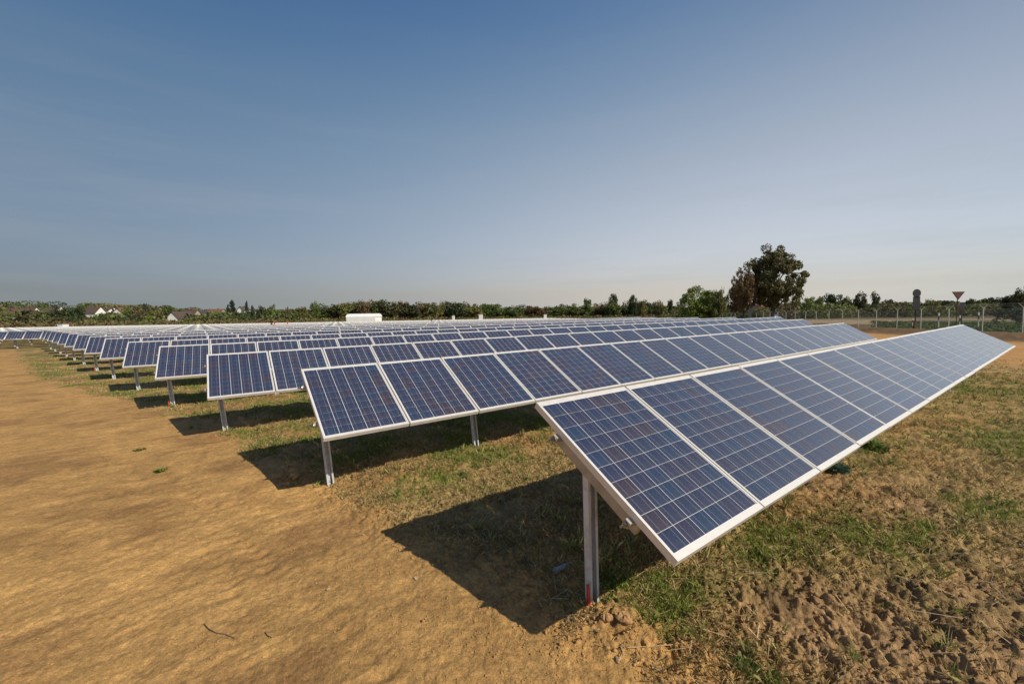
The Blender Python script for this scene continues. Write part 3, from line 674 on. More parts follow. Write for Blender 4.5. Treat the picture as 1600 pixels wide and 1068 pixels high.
# ------------------------------------------------------------------ vegetation
def leafcloud(centres, radii, n, size, rng, squash=1):
    """leaf-sized quads spread through clumps; centres (k,3), radii (k,)"""
    k = len(centres); idx = rng.integers(0, k, n); d = rng.normal(size=(n, 3)); d /= np.linalg.norm(d, axis=1)[:, None]
    rad = radii[idx]*rng.uniform(.35, 1.05, n)**.6; p = centres[idx]+d*rad[:, None]*np.array([1, 1, .85])
    nrm = d*.6+rng.normal(size=(n, 3))*.6+np.array([0, 0, .35]); nrm /= np.linalg.norm(nrm, axis=1)[:, None]
    t = np.cross(nrm, rng.normal(size=(n, 3))); t /= np.linalg.norm(t, axis=1)[:, None]; b_ = np.cross(nrm, t)
    s_ = size*rng.uniform(.6, 1.4, n)[:, None]; t = t*s_*.5; b_ = b_*s_*.35
    V = np.stack([p-t, p-b_, p+t, p+b_], 1).reshape(-1, 3)
    kc = rng.uniform(.75, 1.25, k)[idx][:, None]*rng.uniform(.75, 1.25, (n, 1)); hue = rng.uniform(-.08, .08, (k, 3))[idx]
    C_ = np.clip(kc*(1+hue), .3, 1.8); return V, np.repeat(C_, 4, 0)
def crown(kind, seed, n, size):
    rng = np.random.default_rng(seed)
    if kind == 'broad':      # unit: height 1, radius .5
        k = 46; d = rng.normal(size=(k, 3)); d /= np.linalg.norm(d, axis=1)[:, None]; rr_ = rng.uniform(.25, .95, k)
        c = d*rr_[:, None]*np.array([.40, .40, .34])+np.array([0, 0, .60]); r_ = rng.uniform(.09, .17, k)
        low = rng.uniform(0, 1, k) < .25; c[low, 2] = rng.uniform(.12, .4, low.sum()); r_[low] *= .8
    elif kind == 'big':
        k = 170; d = rng.normal(size=(k, 3)); d /= np.linalg.norm(d, axis=1)[:, None]; rr_ = rng.uniform(.2, 1., k)**.55
        c = d*rr_[:, None]*np.array([.43, .43, .37])+np.array([0, 0, .58]); c[:, 2] -= .10*(np.hypot(c[:, 0], c[:, 1])/.43)**2
        r_ = rng.uniform(.035, .085, k)
    elif kind == 'conifer':
        k = 40; z = np.linspace(.08, .97, k); a = rng.uniform(0, 2*PI, k); w_ = .36*(1-z)**.7*rng.uniform(.3, 1, k)
        c = np.stack([np.cos(a)*w_, np.sin(a)*w_, z], 1); r_ = .05+.12*(1-z)
    elif kind == 'bushy':    # dense down to the ground
        k = 90; a = rng.uniform(0, 2*PI, k); w_ = .44*np.sqrt(rng.uniform(0, 1, k)); z = rng.uniform(.06, .93, k)*(1-(w_/.46)**3*.45)
        c = np.stack([np.cos(a)*w_, np.sin(a)*w_, z], 1); r_ = rng.uniform(.08, .15, k)
    else:                    # bush
        k = 26; a = rng.uniform(0, 2*PI, k); w_ = .42*np.sqrt(rng.uniform(0, 1, k)); z = rng.uniform(.1, .85, k)*(1-(w_/.5)**2*.5)
        c = np.stack([np.cos(a)*w_, np.sin(a)*w_, z], 1); r_ = rng.uniform(.11, .2, k)
    V, C_ = leafcloud(c, r_, n, size, rng)
    return npmesh('crown_'+kind, V, np.arange(len(V)), 4, [M['leaf']], col=C_, meshonly=True), c
def trunk_mesh(c, seed, top=.55, rad=.022, nl=9):
    rs_ = random.Random(seed); b = MB(); b.tube([(0, 0, -.05), (.005, 0, .12), (.01, .005, .3), (.0, .01, top)], [rad*1.3, rad, rad*.8, rad*.35], 7)
    for i_ in rs_.sample(range(len(c)), min(nl, len(c))):
        e = Vector(c[i_]); z = min(e.z*.6, top*.8)*rs_.uniform(.6, 1); z = max(z, .12)
        st_ = Vector((0, 0, z)); b.tube([st_, st_.lerp(e, .5)+Vector((0, 0, .02)), e], [rad*.45, rad*.28, rad*.1], 5)
    return b.mesh('trunk', [M['bark']])
CR = {}
for kind, nv, n, sz in (('broad', 6, 2600, .062), ('conifer', 3, 1500, .06), ('bush', 4, 1500, .075)):
    CR[kind] = []
    for i_ in range(nv):
        me, c = crown(kind, 200+i_+len(kind)*10, n, sz); CR[kind].append((me, trunk_mesh(c, i_, .55 if kind != 'conifer' else .9, .02 if kind != 'bush' else .012)))
CR['big'] = [(lambda mc: (mc[0], trunk_mesh(mc[1], 5, .6, .028, 26)))(crown('big', 77, 30000, .023))]
CR['bushy'] = [(lambda mc: (mc[0], trunk_mesh(mc[1], 7, .5, .018, 10)))(crown('bushy', 301+i_, 12000, .038)) for i_ in range(2)]
CR['mid'] = [(lambda mc: (mc[0], trunk_mesh(mc[1], 6, .55, .022, 16)))(crown('big', 91+i_, 11000, .032)) for i_ in range(2)]
COLR = dict(green=(.105, .135, .035), bright=(.17, .22, .040), olive=(.16, .155, .050), rust=(.15, .10, .045), dark=(.055, .075, .028), conif=(.035, .058, .036), brown=(.12, .09, .045), deep=(.080, .080, .032), tall=(.125, .115, .045))
def tree(u, vtop, wpx, Y, kind, colr, label, group=None, name=None, cat='tree', sink=.0):
    x, zt = at(u, vtop, Y); x2, _ = at(u+wpx, vtop, Y); W_ = abs(x2-x); z0 = gh(x, Y)-sink; H_ = max(zt-z0, 1)
    o = empty(name or ('bush' if kind == 'bush' else 'conifer_tree' if kind == 'conifer' else 'broadleaf_tree'), (x, Y, z0), (u*1.73) % 6.28 if kind != 'big' else 1.1)
    me, tm = CR[kind][int(u*7.3) % len(CR[kind])]; c_ = link('crown', me, o); t_ = link('trunk', tm, o)
    kx = W_/(.98 if kind == 'big' or kind == 'mid' else .62 if kind == 'conifer' else .96)
    for a in (c_, t_): a.scale = (kx, kx, H_)
    v_ = random.uniform(.85, 1.15); c_.color = (*[q_*v_ for q_ in COLR[colr]], 1)
    return tag(o, label, cat, group)
TR = [
 (97, 474, 40, 185, 'broad', 'dark', 'wide dark green tree right of the white village houses at far left'),
 (122, 473, 18, 180, 'broad', 'dark', 'dark tree with a pointed top on the right flank of the wide dark tree'),
 (60, 484, 14, 215, 'broad', 'deep', 'small dark tree behind the peach coloured house'),
 (176, 481, 9, 240, 'conifer', 'dark', 'little dark treetop behind the cream house on the left'),
 (200, 475, 19, 190, 'broad', 'green', 'mid green tree right of the house with the orange gable'),
 (217, 478, 24, 190, 'broad', 'brown', 'brownish tree between the orange gabled house and the A-shaped house'),
 (225, 469, 9, 215, 'broad', 'conif', 'dark round top standing above the brownish tree'),
 (240, 475, 26, 195, 'broad', 'olive', 'olive tree with ragged crown left of the A-shaped white house'),
 (262, 473, 25, 240, 'broad', 'green', 'domed green tree rising behind the A-shaped white house'),
 (229, 490, 15, 150, 'bush', 'bright', 'bright green bush in front of the olive tree, at the edge of the panels'),
 (160, 490, 24, 165, 'bush', 'green', 'green bush left of the house with the orange gable'),
 (362, 469, 15, 290, 'conifer', 'conif', 'tall dark conifer left of the small white house on the rise'),
 (356, 476, 11, 285, 'conifer', 'dark', 'lower conifer leaning against the left of the tall dark conifer'),
 (385, 470, 8, 270, 'conifer', 'conif', 'narrow pointed conifer right of the small white house on the rise'),
 (394, 477, 10, 250, 'conifer', 'dark', 'squat dark conifer right of the narrow pointed conifer'),
 (407, 475, 15, 240, 'broad', 'dark', 'dark rounded tree, left one of the pair before the gap in the tree line'),
 (425, 473, 21, 240, 'broad', 'green', 'green rounded tree, right one of the pair before the gap in the tree line'),
 (448, 477, 13, 235, 'broad', 'brown', 'small brown tree standing in the gap of the tree line'),
 (470, 477, 26, 220, 'broad', 'olive', 'olive tree at the start of the long tree line'),
 (492, 468, 19, 225, 'broad', 'green', 'green tree with two knobs on top at the left of the long tree line'),
 (918, 463, 19, 210, 'broad', 'green', 'pointed green tree standing above the tree line, left of the two dark-topped trees'),
 (958, 457, 20, 215, 'bushy', 'dark', 'highest dark pointed treetop in the middle of the tree line'),
 (956, 466, 34, 205, 'broad', 'green', 'broad green tree below the highest dark treetop'),
 (989, 459, 17, 215, 'bushy', 'dark', 'second dark treetop, right of the highest one'),
 (1004, 466, 26, 200, 'broad', 'olive', 'olive tree right of the second dark treetop'),
 (1030, 468, 26, 190, 'broad', 'olive', 'olive tree left of the bright green tree clump'),
 (1047, 465, 12, 195, 'broad', 'dark', 'small dark treetop just left of the bright green tree clump'),
 (1088, 446, 56, 125, 'bushy', 'bright', 'left tree of the bright green clump by the far end of the fence'),
 (1110, 451, 32, 122, 'bushy', 'green', 'right tree of the bright green clump by the far end of the fence'),
 (1127, 447, 20, 120, 'broad', 'olive', 'thin olive tree between the green clump and the rust brown tree'),
 (1152, 428, 32, 112, 'mid', 'brown', 'dark brown tree left of the tall solitary tree'),
 (1163, 414, 40, 93, 'mid', 'rust', 'rust brown tree touching the left side of the tall solitary tree'),
 (1210, 379, 104, 95, 'big', 'tall', 'tall solitary dark tree, biggest in the picture, above the fence'),
 (1191, 479, 30, 122, 'bushy', 'olive', 'low bush hiding the house under the tall solitary tree'),
 (1240, 466, 32, 190, 'broad', 'olive', 'yellowish tree low behind the trunk of the tall solitary tree'),
 (1264, 461, 24, 185, 'broad', 'bright', 'light green tree right of the tall solitary tree'),
 (1280, 459, 18, 190, 'broad', 'green', 'green tree behind the fence, left of the dark domed one'),
 (1299, 453, 26, 195, 'broad', 'dark', 'dark domed tree in the right hand tree group'),
 (1320, 457, 24, 200, 'broad', 'green', 'green tree right of the dark domed tree'),
 (1344, 454, 24, 190, 'broad', 'deep', 'dark tree in the middle of the right hand tree group'),
 (1369, 452, 17, 190, 'broad', 'dark', 'pointed dark tree closing the right hand tree group'),
 (1388, 464, 22, 195, 'broad', 'green', 'lower tree sloping down beside the pointed dark tree'),
 (1412, 469, 24, 210, 'broad', 'olive', 'low tree left of the round sign'),
 (1455, 466, 30, 200, 'broad', 'olive', 'light olive tree between the two road signs'),
 (1480, 467, 20, 210, 'broad', 'dark', 'dark low tree just left of the triangular sign'),
 (1516, 463, 16, 215, 'broad', 'dark', 'dark treetop right of the triangular sign'),
 (1545, 461, 30, 205, 'broad', 'dark', 'dark tree behind the last forked fence posts on the right'),
 (1577, 456, 24, 150, 'broad', 'dark', 'dark tree with a high crown near the right edge'),
 (1597, 441, 22, 100, 'broad', 'deep', 'tree cut by the right edge, with loose hanging branches'),
 (1592, 472, 52, 78, 'bush', 'dark', 'large dark shrub at the right edge beyond the fence'),
]
for t_ in TR: tree(*t_[:6], t_[6])
prof_u = [480, 495, 520, 560, 600, 640, 680, 720, 760, 800, 840, 880, 905, 935, 1020, 1060]; prof_v = [473, 468, 471, 467, 466, 470, 469, 471, 472, 474, 475, 474, 473, 473, 467, 470]
u = 506; li = 0
words = {'green': 'green', 'olive': 'olive', 'rust': 'rust brown', 'dark': 'dark', 'brown': 'brown', 'deep': 'dark olive'}
while u < 1020:
    wd = random.uniform(28, 50); cl = random.choice(['green', 'olive', 'green', 'deep', 'olive', 'rust', 'dark', 'green'])
    tree(u, np.interp(u, prof_u, prof_v)+random.uniform(-2, 3), wd, random.uniform(205, 260), 'broad', cl, '%s tree, %s from the left in the long tree line behind the white hall' % (words[cl], (ORD+list(ORDX.values())+[a_+b_ for a_ in ('thirty-', 'forty-', 'fifty-') for b_ in ('second', 'third', 'fourth', 'fifth', 'sixth', 'seventh', 'eighth', 'ninth')])[li].replace('nearest', 'first')), 'trees of the long tree line'); u += wd*.36; li += 1
def veg_mass(name, pts, hgt, wid, nleaf, size, cols, label, cat, seed=1):
    rng = np.random.default_rng(seed); K = len(pts); z = ground_h(pts[:, 0], pts[:, 1])
    idx = np.repeat(np.arange(K), nleaf); n = len(idx); d = rng.normal(size=(n, 3)); d /= np.linalg.norm(d, axis=1)[:, None]; d *= rng.uniform(.5, 1, n)[:, None]**.5
    p = np.stack([pts[idx, 0]+d[:, 0]*wid[idx]*.5, pts[idx, 1]+d[:, 1]*wid[idx]*.5, z[idx]+hgt[idx]*(.5+.5*d[:, 2])], 1)
    nr = d*.5+rng.normal(size=(n, 3))*.6+np.array([0, 0, .4]); nr /= np.linalg.norm(nr, axis=1)[:, None]; t = np.cross(nr, rng.normal(size=(n, 3))); t /= np.linalg.norm(t, axis=1)[:, None]; b_ = np.cross(nr, t)
    s_ = (size*hgt[idx]*rng.uniform(.6, 1.4, n))[:, None]; t *= s_*.5; b_ *= s_*.4
    V = np.stack([p-t, p-b_, p+t, p+b_], 1).reshape(-1, 3); cols = np.array(cols); cc = cols[rng.integers(0, len(cols), K)][idx]*rng.uniform(.7, 1.3, (n, 1))
    me = npmesh(name, V, np.arange(len(V)), 4, [M['leaf']], col=np.repeat(cc, 4, 0)); me.color = (1, 1, 1, 1); return tag(me, label, cat, kind='stuff')
# low scrub behind the field
def scrub(n, y_of_u, r_add, seed):
    rng = np.random.default_rng(seed); u_ = rng.uniform(-1.5, .50, n); Yb = np.interp(u_, [-1.5, -1.2, -.6, 0, .3, .5], [86, 92, 122, 168, 178, 184]); Yy = Yb+rng.uniform(0, 1, n)**1.3*r_add
    return np.stack([u_*Yy, Yy], 1), rng
p_, rng = scrub(1500, None, 75, 3)
veg_mass('scrub', p_, rng.uniform(1.0, 3.1, 1500), rng.uniform(3, 7, 1500), 70, .20, [COLR['olive'], COLR['green'], COLR['rust'], COLR['brown'], (.20, .16, .07), (.19, .17, .06), (.18, .10, .055)], 'low olive and rusty scrub between the last panels and the tree line', 'scrub')
rng = np.random.default_rng(8); n = 900; az = rng.uniform(-1.08, 1.08, n); rd = 290*np.exp(rng.uniform(0, 1, n)*1.2)
veg_mass('far_wood', np.stack([rd*np.sin(az), rd*np.cos(az)], 1), rng.uniform(4, 8, n), rng.uniform(12, 26, n), 230, .24, [COLR['green'], COLR['deep'], COLR['olive'], COLR['brown'], COLR['dark']], 'far-off woods covering the rise along the horizon', 'wood', 9)
rng = np.random.default_rng(18); n = 520; u_ = rng.uniform(.44, 1.35, n); Yy = rng.uniform(160, 235, n)
veg_mass('hedge', np.stack([u_*Yy, Yy], 1), rng.uniform(2.5, 6.5, n)*np.interp(u_, [.44, .9, 1.0, 1.35], [1.1, 1.1, .8, 1.0]), rng.uniform(5, 10, n), 110, .15, [COLR['green'], COLR['bright'], COLR['olive'], COLR['deep'], COLR['brown']], 'low hedge and brush at the far side of the stubble field', 'hedge', 19)
rng = np.random.default_rng(38); n = 620; u_ = rng.uniform(-1.35, -.5, n); Yy = rng.uniform(165, 204, n); hh_ = rng.uniform(3.2, 5.6, n)*np.where(np.abs(u_+.81) < .035, .4, 1)*np.where(np.abs(u_+1.155) < .045, .35, 1)*np.where(np.abs(u_+.945) < .02, .5, 1)*np.where(np.abs(u_+1.005) < .015, .7, 1)
veg_mass('village_hedge', np.stack([u_*Yy, Yy], 1), hh_, rng.uniform(4, 8, n), 90, .16, [COLR['green'], COLR['deep'], COLR['olive'], COLR['deep'], COLR['dark'], COLR['dark']], 'hedges and garden bushes in front of the village houses at left', 'hedge', 39)
# rough grass on the verge and the bank
rng = np.random.default_rng(28); n = 2600; t_ = rng.uniform(0, 45, n)**1.; s_ = rng.uniform(-6, 90, n)
pv = np.stack([41.5+t_*.979+s_*.204*1.0, 34-t_*.204+s_*.979], 1); keep = (t_ < 34) & (pv[:, 0]/pv[:, 1] > .86)
veg_mass('verge_grass', pv[keep], rng.uniform(.12, .4, n)[keep], rng.uniform(.6, 2., n)[keep], 26, .5, [(.06, .10, .02), (.10, .13, .03), (.05, .07, .02)], 'rough green grass on the verge beyond the fence', 'grass', 29)

# ------------------------------------------------------------------ buildings
def house(u0, u1, vb, ve, vr, Y, wall, roof, label, gable=False, depth=7, wins=2, group=None, name='house', door=False, chim=True):
    x0, zb = at(u0, vb, Y); x1, _ = at(u1, vb, Y); _, ze = at((u0+u1)/2, ve, Y); _, zr = at((u0+u1)/2, vr, Y)
    xm = (x0+x1)/2; W_ = x1-x0; g0 = gh(xm, Y)-.3; o = empty(name, (xm, Y, g0)); tag(o, label, 'house', group)
    he = max(ze-g0, 2.0); hr = max(zr-g0, he+.8)
    b = MB()
    if gable:
        b.prism([(-W_/2, 0), (W_/2, 0), (W_/2, he), (0, hr-.15), (-W_/2, he)], 0, depth); b.build('wall', M[wall], o)
        rb = MB()
        for s_ in (-1, 1):
            rb.add([(s_*(W_/2+.4), -.4, he-.35), (s_*(W_/2+.4), depth+.4, he-.35), (0, depth+.4, hr+.05), (0, -.4, hr+.05), (s_*(W_/2+.4), -.4, he-.12), (s_*(W_/2+.4), depth+.4, he-.12), (0, depth+.4, hr+.28), (0, -.4, hr+.28)],
                   [(0, 1, 2, 3), (4, 5, 6, 7), (0, 1, 5, 4), (1, 2, 6, 5), (2, 3, 7, 6), (3, 0, 4, 7)])
        ro = rb.build('roof', M[roof], o)
    else:
        M90 = Matrix.Translation((0, 0, 0)) @ Matrix(((0, 1, 0, -W_/2), (1, 0, 0, 0), (0, 0, 1, 0), (0, 0, 0, 1)))
        b.prism([(0, 0), (depth, 0), (depth, he), (depth/2, hr-.15), (0, he)], 0, W_, 0, M90); b.build('wall', M[wall], o)
        rb = MB()
        for ya in (0, depth):
            e = -.5 if ya == 0 else depth+.5
            rb.add([(-W_/2-.4, e, he-.3), (W_/2+.4, e, he-.3), (W_/2+.4, depth/2, hr), (-W_/2-.4, depth/2, hr), (-W_/2-.4, e, he-.06), (W_/2+.4, e, he-.06), (W_/2+.4, depth/2, hr+.25), (-W_/2-.4, depth/2, hr+.25)],
                   [(0, 1, 2, 3), (4, 5, 6, 7), (0, 1, 5, 4), (1, 2, 6, 5), (2, 3, 7, 6), (3, 0, 4, 7)])
        ro = rb.build('roof', M[roof], o)
    if chim:
        c = MB(); c.box(W_*.15, W_*.15+.7, depth*.4, depth*.4+.7, hr-1.2, hr+.9); c.build('chimney', M['roofred'], ro)
    for i_ in range(wins):
        xc = -W_/2+W_*(i_+.75)/(wins+.5); zc = he*.55; fw = MB(); a, h2 = .75, .65
        for bx in ((-a, a, h2-.08, h2), (-a, a, -h2, -h2+.08), (-a, -a+.08, -h2+.08, h2-.08), (a-.08, a, -h2+.08, h2-.08)): fw.box(xc+bx[0], xc+bx[1], -.06, .02, zc+bx[2], zc+bx[3])
        wf = fw.build('window', M['whitepaint'], o); g_ = MB(); g_.box(xc-a+.08, xc+a-.08, -.03, .0, zc-h2+.08, zc+h2-.08); g_.build('pane', M['glass'], wf)
    return o
house(4, 19, 500, 492, 481, 232, 'peach', 'roof', 'peach house cut by the left edge under a brown roof', wins=1)
house(15, 24, 502, 493, 483, 222, 'greywall', 'roof', 'narrow grey gabled house front at far left', True, 10, 1, chim=False)
house(25, 47, 503, 492, 480, 228, 'white', 'roof', 'long white house under a big brown roof at far left', wins=4)
house(49, 66, 498, 491, 487, 225, 'peach', 'roofgrey', 'low peach house with a flat dark roof', wins=2, chim=False)
house(73, 88, 490, 486, 479, 300, 'white', 'roof', 'brown roofed house behind the wide dark tree, left side', wins=1)
house(131, 149, 497, 489, 479, 245, 'white', 'roof', 'white walled house with brown roof right of the wide dark tree')
house(163, 170, 490, 484, 480, 280, 'white', 'roof', 'small cream house with a bright wall higher up on the left', wins=1)
house(177, 192, 497, 488, 481, 235, 'white', 'roofred', 'white house with an orange gable between two trees', True, 9, 1)
house(259, 280, 501, 498, 487, 215, 'white', 'roof', 'white A-shaped gable house with a dark window band', True, 12, 3, chim=False)
house(236, 256, 500, 494, 485, 238, 'beige', 'roof', 'brown roofed house just left of the A-shaped gable', wins=1)
house(281, 303, 500, 492, 484, 270, 'beige', 'roof', 'brown roofed house right of the A-shaped gable')
house(304, 322, 500, 492, 485, 300, 'beige', 'roofgrey', 'grey roofed house in the dip right of the A-shaped gable')
house(321, 345, 495, 488, 483, 340, 'beige', 'roofred', 'reddish roofed house on the slope left of the tall dark conifer', wins=2)
house(339, 347, 502, 496, 493, 190, 'white', 'roofgrey', 'tiny white hut in the scrub below the reddish roof', True, 4, 0, name='garden_hut', chim=False)
house(371, 380, 492, 484, 479, 280, 'white', 'roofgrey', 'small white house on the rise between two conifers', True, 8, 1)
house(396, 402, 492, 488, 483, 275, 'white', 'roof', 'pale gable peeping out between the dark rounded trees', True, 8, 0, chim=False)
house(1186, 1200, 484, 478, 473.5, 150, 'beige', 'roofred', 'low beige house seen under the branches of the tall solitary tree', wins=2, chim=False)
# white barrel-roofed hall
Yh = 128.; x0, zb = at(541, 500, Yh); x1, zt = at(586, 489.3, Yh); g0 = gh((x0+x1)/2, Yh); hall = empty('white_hall', ((x0+x1)/2, Yh, g0)); tag(hall, 'white hall with a curved barrel roof behind the last panel rows', 'hall')
Wd, Hh = x1-x0, zt-g0; b = MB(); n = 12; prof = []
for i_ in range(n+1):
    a = PI*i_/n; prof.append((3.2-3.2*math.cos(a), Hh-1.0+1.0*math.sin(a)))
poly = [(0, 0)]+prof+[(6.4, 0)]
MX = Matrix(((0, 1, 0, -Wd/2), (1, 0, 0, 0), (0, 0, 1, 0), (0, 0, 0, 1))) @ Matrix.Identity(4)
b.prism([(0, 0), (6.4, 0), (6.4, Hh-1.0), (0, Hh-1.0)], 0, Wd, 0, MX); b.build('wall', M['whitepvc'], hall)
b = MB(); b.prism([(p0-.0, p1+.003) for p0, p1 in prof], -.15, Wd+.15, 0, MX); b.build('roof', M['whitepvc'], hall)
b = MB(); b.box(-Wd/2-.03, -Wd/2-.004, 2, 4.4, 0, 2.3); b.build('door', M['greywall'], hall)
for (u, v, w_, h_, Yc, lab) in ((93.5, 508.5, 8, 4, 84, 'flat white cabinet at the far left on the last panel rows'), (708, 495, 3.5, 4, 150, 'small white box on the horizon right of the white hall'), (751, 493.5, 6, 5, 155, 'wider white box on the far edge of the panels'), (852, 493, 4.5, 4, 165, 'small white box on the far edge of the panels, farthest to the right')):
    x, zt = at(u, v-h_/2, Yc); x2, _ = at(u+w_, v, Yc); W_ = abs(x2-x); g0 = gh(x, Yc); o = empty('equipment_cabinet', (x, Yc, g0)); tag(o, lab, 'cabinet'); H_ = zt-g0
    b = MB(); b.box(-W_/2, W_/2, 0, 1.2, .1, H_-.12); b.build('body', M['whitepvc'], o)
    b = MB(); b.box(-W_/2-.06, W_/2+.06, -.06, 1.26, H_-.12, H_); b.build('roof', M['whitepaint'], o)
    b = MB(); b.box(-W_/2+.1, -.02, -.02, -.003, .3, H_-.3); b.box(.02, W_/2-.1, -.02, -.003, .3, H_-.3); b.build('door', M['whitepaint'], o)
# parked van under the tree
x, zt = at(1208, 471.5, 128); g0 = gh(x, 128); van = empty('parked_van', (x, 128, g0), .4); tag(van, 'blue and white van parked beneath the tall solitary tree', 'van')
b = MB(); b.prism([(-2.3, .4), (2.4, .4), (2.4, 1.0), (1.8, 1.25), (1.3, 2.1), (-2.3, 2.15)], -.9, .9); b.build('body', M['bluepaint'], van)
b = MB(); b.prism([(1.38, 1.3), (1.78, 1.3), (1.28, 2.0), (.7, 2.0), (.7, 1.3)], -.91, .91); b.build('window', M['glass'], van)
b = MB(); b.box(-2.31, .3, -.906, .906, .7, 1.5); b.build('side_panel', M['whitepaint'], van)
for wx in (-1.5, 1.5):
    for wy in (-.85, .85): b = MB(); b.tube([(wx, wy-.1, .35), (wx, wy+.1, .35)], .35, 14); b.build('wheel', M['tyre'], van)

# ------------------------------------------------------------------ road signs
def signpost(u, vb, Y, r, h, o):
    b = MB(); b.tube([(0, 0, -.4), (0, 0, h)], r, 8); return b.build('pole', M['signgrey'], o)
Yg = 46.; x, z1 = at(1496.5, 455.5, Yg); xa, _ = at(1486.5, 456, Yg); xb, _ = at(1507, 456, Yg); _, z2 = at(1497, 468, Yg); g0 = gh(x, Yg)
o = empty('give_way_sign', (x, Yg, g0)); tag(o, 'dusty red downward-pointing triangular road sign beyond the fence', 'road sign'); signpost(0, 0, 0, .04, z1-g0-.05, o)
hw = (xb-xa)/2; zt, zb = z1-g0, z2-g0
b = MB(); b.prism([(-hw, zt), (hw, zt), (hw*.06, zb), (-hw*.06, zb)], -.07, -.05); b.build('sign_plate', M['signred'], o)
b = MB(); b.prism([(-hw*.70, zt-.10), (hw*.70, zt-.10), (0, zb+.20)], -.075, -.0705); b.build('sign_face', M['signfade'], o)
Yr = 44.; x, z1 = at(1432.3, 451.5, Yr); g0 = gh(x, Yr); o = empty('road_sign', (x, Yr, g0)); tag(o, 'back of a round road sign with a tall dark plate below it', 'road sign')
_, zd = at(1432, 464.5, Yr); rad = (z1-zd)/2; zc = (z1+zd)/2-g0; b = MB(); b.tube([(0, -.05, zc), (0, -.02, zc)], rad, 28); b.build('round_plate', M['signgrey'], o)
_, za = at(1432, 463.2, Yr); _, zb_ = at(1432, 484, Yr); b = MB(); b.box(-rad*.86, rad*.86, -.05, -.025, zb_-g0, za-g0); b.build('lower_plate', M['signgrey'], o)
signpost(0, 0, 0, .045, z1-g0-.1, o)
b = MB(); b.box(-.12, .12, -.06, .06, -.3, 1.0); b.build('foot', noisy('rusty_sleeve', (.12, .05, .03), .8, .3, 4), o)
x, z1 = at(1503, 472, 52); g0 = gh(x, 52); o = empty('sign_post', (x, 52, g0)); tag(o, 'plain dark post standing just right of the triangular sign', 'post'); b = MB(); b.tube([(0, 0, -.3), (0, 0, z1-g0)], .08, 8); b.build('pole', M['signgrey'], o); b = MB(); b.box(-.3, .3, -.1, -.085, z1-g0-.9, z1-g0); b.build('plate', M['signgrey'], o)
for (u, vt, vb, Yd, lab) in ((1467, 488, 504, 50, 'white and dark banded marker post left of the triangular sign'), (1500, 492, 504, 49, 'banded marker post under the triangular sign'), (1529.5, 487, 503, 50, 'banded marker post just left of the tallest forked fence post'), (1426, 497, 503, 60, 'tiny white marker post left of the round sign')):
    x, zt = at(u, vt, Yd); g0 = gh(x, Yd); H_ = max(zt-g0, .6); o = empty('marker_post', (x, Yd, g0)); tag(o, lab, 'marker post', 'roadside marker posts')
    b = MB(); b.box(-.045, .045, -.04, .04, -.2, H_*.55); b.build('shaft', M['dullwhite'], o)
    b = MB(); b.box(-.047, .047, -.042, .042, H_*.55, H_*.8); b.build('dark_band', M['black'], o)
    b = MB(); b.prism([(-.045, H_*.8), (.045, H_*.8), (.045, H_*.95), (-.045, H_)], -.04, .04); b.build('top', M['whitepaint'], o)

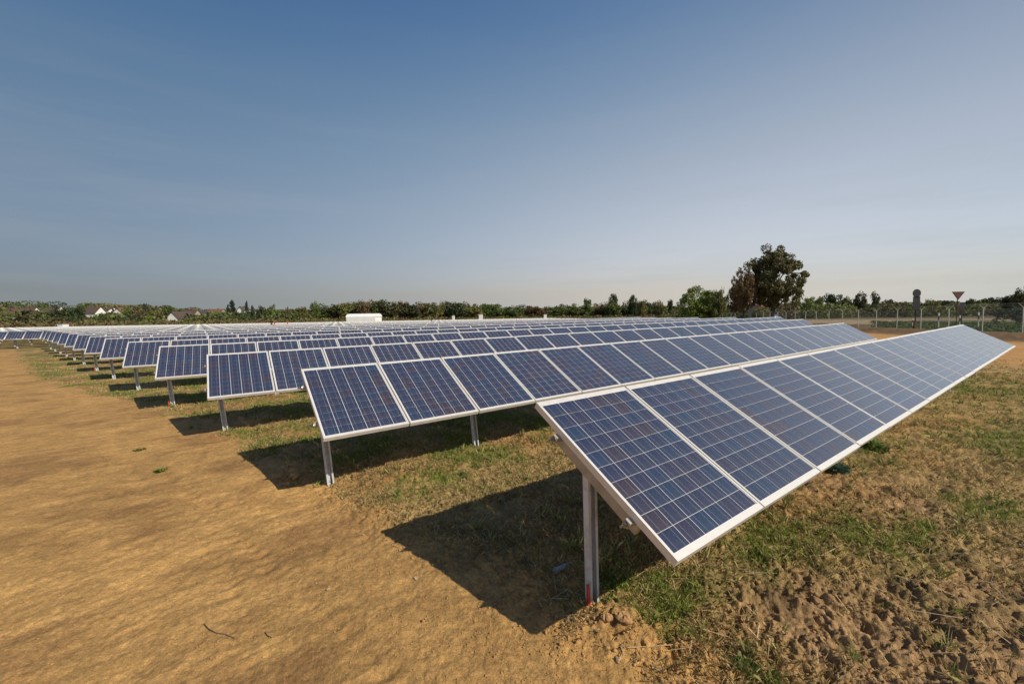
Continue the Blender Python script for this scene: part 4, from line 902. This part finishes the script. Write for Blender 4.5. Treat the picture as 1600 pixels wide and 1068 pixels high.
# ------------------------------------------------------------------ people between the rows
def person(u, v, Y, top, legs, hat, label, face=0., stoop=0.):
    x, zh = at(u, v, Y); g0 = gh(x, Y); H_ = min(max(zh-g0, 1.6), 1.95); k = H_/1.78
    o = empty('person', (x, Y, g0), face); tag(o, label, 'person')
    def skin(name, verts, edges, rad, mat, sub=1):
        me = bpy.data.meshes.new(name); me.from_pydata([tuple(c*k for c in v_) for v_ in verts], edges, []); ob = link(name, me, o, [mat])
        md = ob.modifiers.new('skin', 'SKIN'); sv = me.skin_vertices[0].data
        for s_, r_ in zip(sv, rad): s_.radius = (r_[0]*k, r_[1]*k) if isinstance(r_, tuple) else (r_*k, r_*k)
        sv[0].use_root = True; ss = ob.modifiers.new('sub', 'SUBSURF'); ss.levels = ss.render_levels = sub; return ob
    V = [(0, 0, .95), (0, 0, 1.15), (0, -.01, 1.36), (0, 0, 1.47), (0, -.01, 1.55), (0, -.02, 1.66), (0, -.015, 1.74),
         (.18, 0, 1.40), (.24, -.02, 1.14), (.25, -.14, .94), (.25, -.2, .86), (-.18, 0, 1.40), (-.25, -.03, 1.14), (-.24, -.18, 1.0), (-.2, -.25, .95),
         (.1, 0, .88), (.11, -.02, .50), (.12, .02, .09), (.12, -.12, .04), (-.1, 0, .88), (-.12, -.03, .50), (-.13, .02, .09), (-.13, -.12, .04)]
    E_ = [(0, 1), (1, 2), (2, 3), (3, 4), (4, 5), (5, 6), (2, 7), (7, 8), (8, 9), (9, 10), (2, 11), (11, 12), (12, 13), (13, 14), (0, 15), (15, 16), (16, 17), (17, 18), (0, 19), (19, 20), (20, 21), (21, 22)]
    Rr = [(.15, .11), (.14, .10), (.16, .11), .06, .055, (.078, .095), (.05, .06), .06, .045, .036, .035, .06, .045, .036, .035, .09, .06, .045, .04, .09, .06, .045, .04]
    skin('body', V, E_, Rr, M['skin'], 2)
    skin('jacket', [(0, 0, .90), (0, 0, 1.15), (0, -.01, 1.38), (.19, 0, 1.40), (.245, -.02, 1.14), (.252, -.13, .96), (-.19, 0, 1.40), (-.255, -.03, 1.14), (-.245, -.17, 1.01)], [(0, 1), (1, 2), (2, 3), (3, 4), (4, 5), (2, 6), (6, 7), (7, 8)],
         [(.17, .13), (.16, .12), (.18, .13), .075, .06, .05, .075, .06, .05], M[top], 2)
    skin('trousers', [(0, 0, .95), (.1, 0, .86), (.11, -.02, .50), (.12, .02, .12), (-.1, 0, .86), (-.12, -.03, .50), (-.13, .02, .12)], [(0, 1), (1, 2), (2, 3), (0, 4), (4, 5), (5, 6)], [(.16, .12), .11, .08, .065, .11, .08, .065], M[legs], 2)
    bm = bmesh.new(); bmesh.ops.create_uvsphere(bm, u_segments=14, v_segments=9, radius=.115*k)
    for v_ in bm.verts:
        v_.co.z = max(v_.co.z, -.02*k); v_.co.y *= 1.12
        if v_.co.z < 0 and v_.co.y < -.05*k: v_.co.y *= 1.5
    me = bpy.data.meshes.new('cap'); bm.to_mesh(me); bm.free(); c = link('cap' if hat != 'dark' else 'hair', me, o, [M[hat]]); c.location = (0, -.015*k, 1.69*k)
person(424, 504.5, 47, 'dark', 'jeans', 'dark', 'dark haired person in dark clothes among the far rows, leftmost of four', 2.8)
person(429, 503, 50, 'redcloth', 'dark', 'redcloth', 'person in dull red with a red cap right behind the dark haired one', 3.4)
person(449, 501.5, 52, 'orange', 'jeans', 'redcloth', 'person in a bright orange vest and dark red cap among the far rows', .6)
person(674, 495.5, 66, 'redcloth', 'dark', 'dark', 'person with dark hair in pinkish red right of the white hall', 1.2)
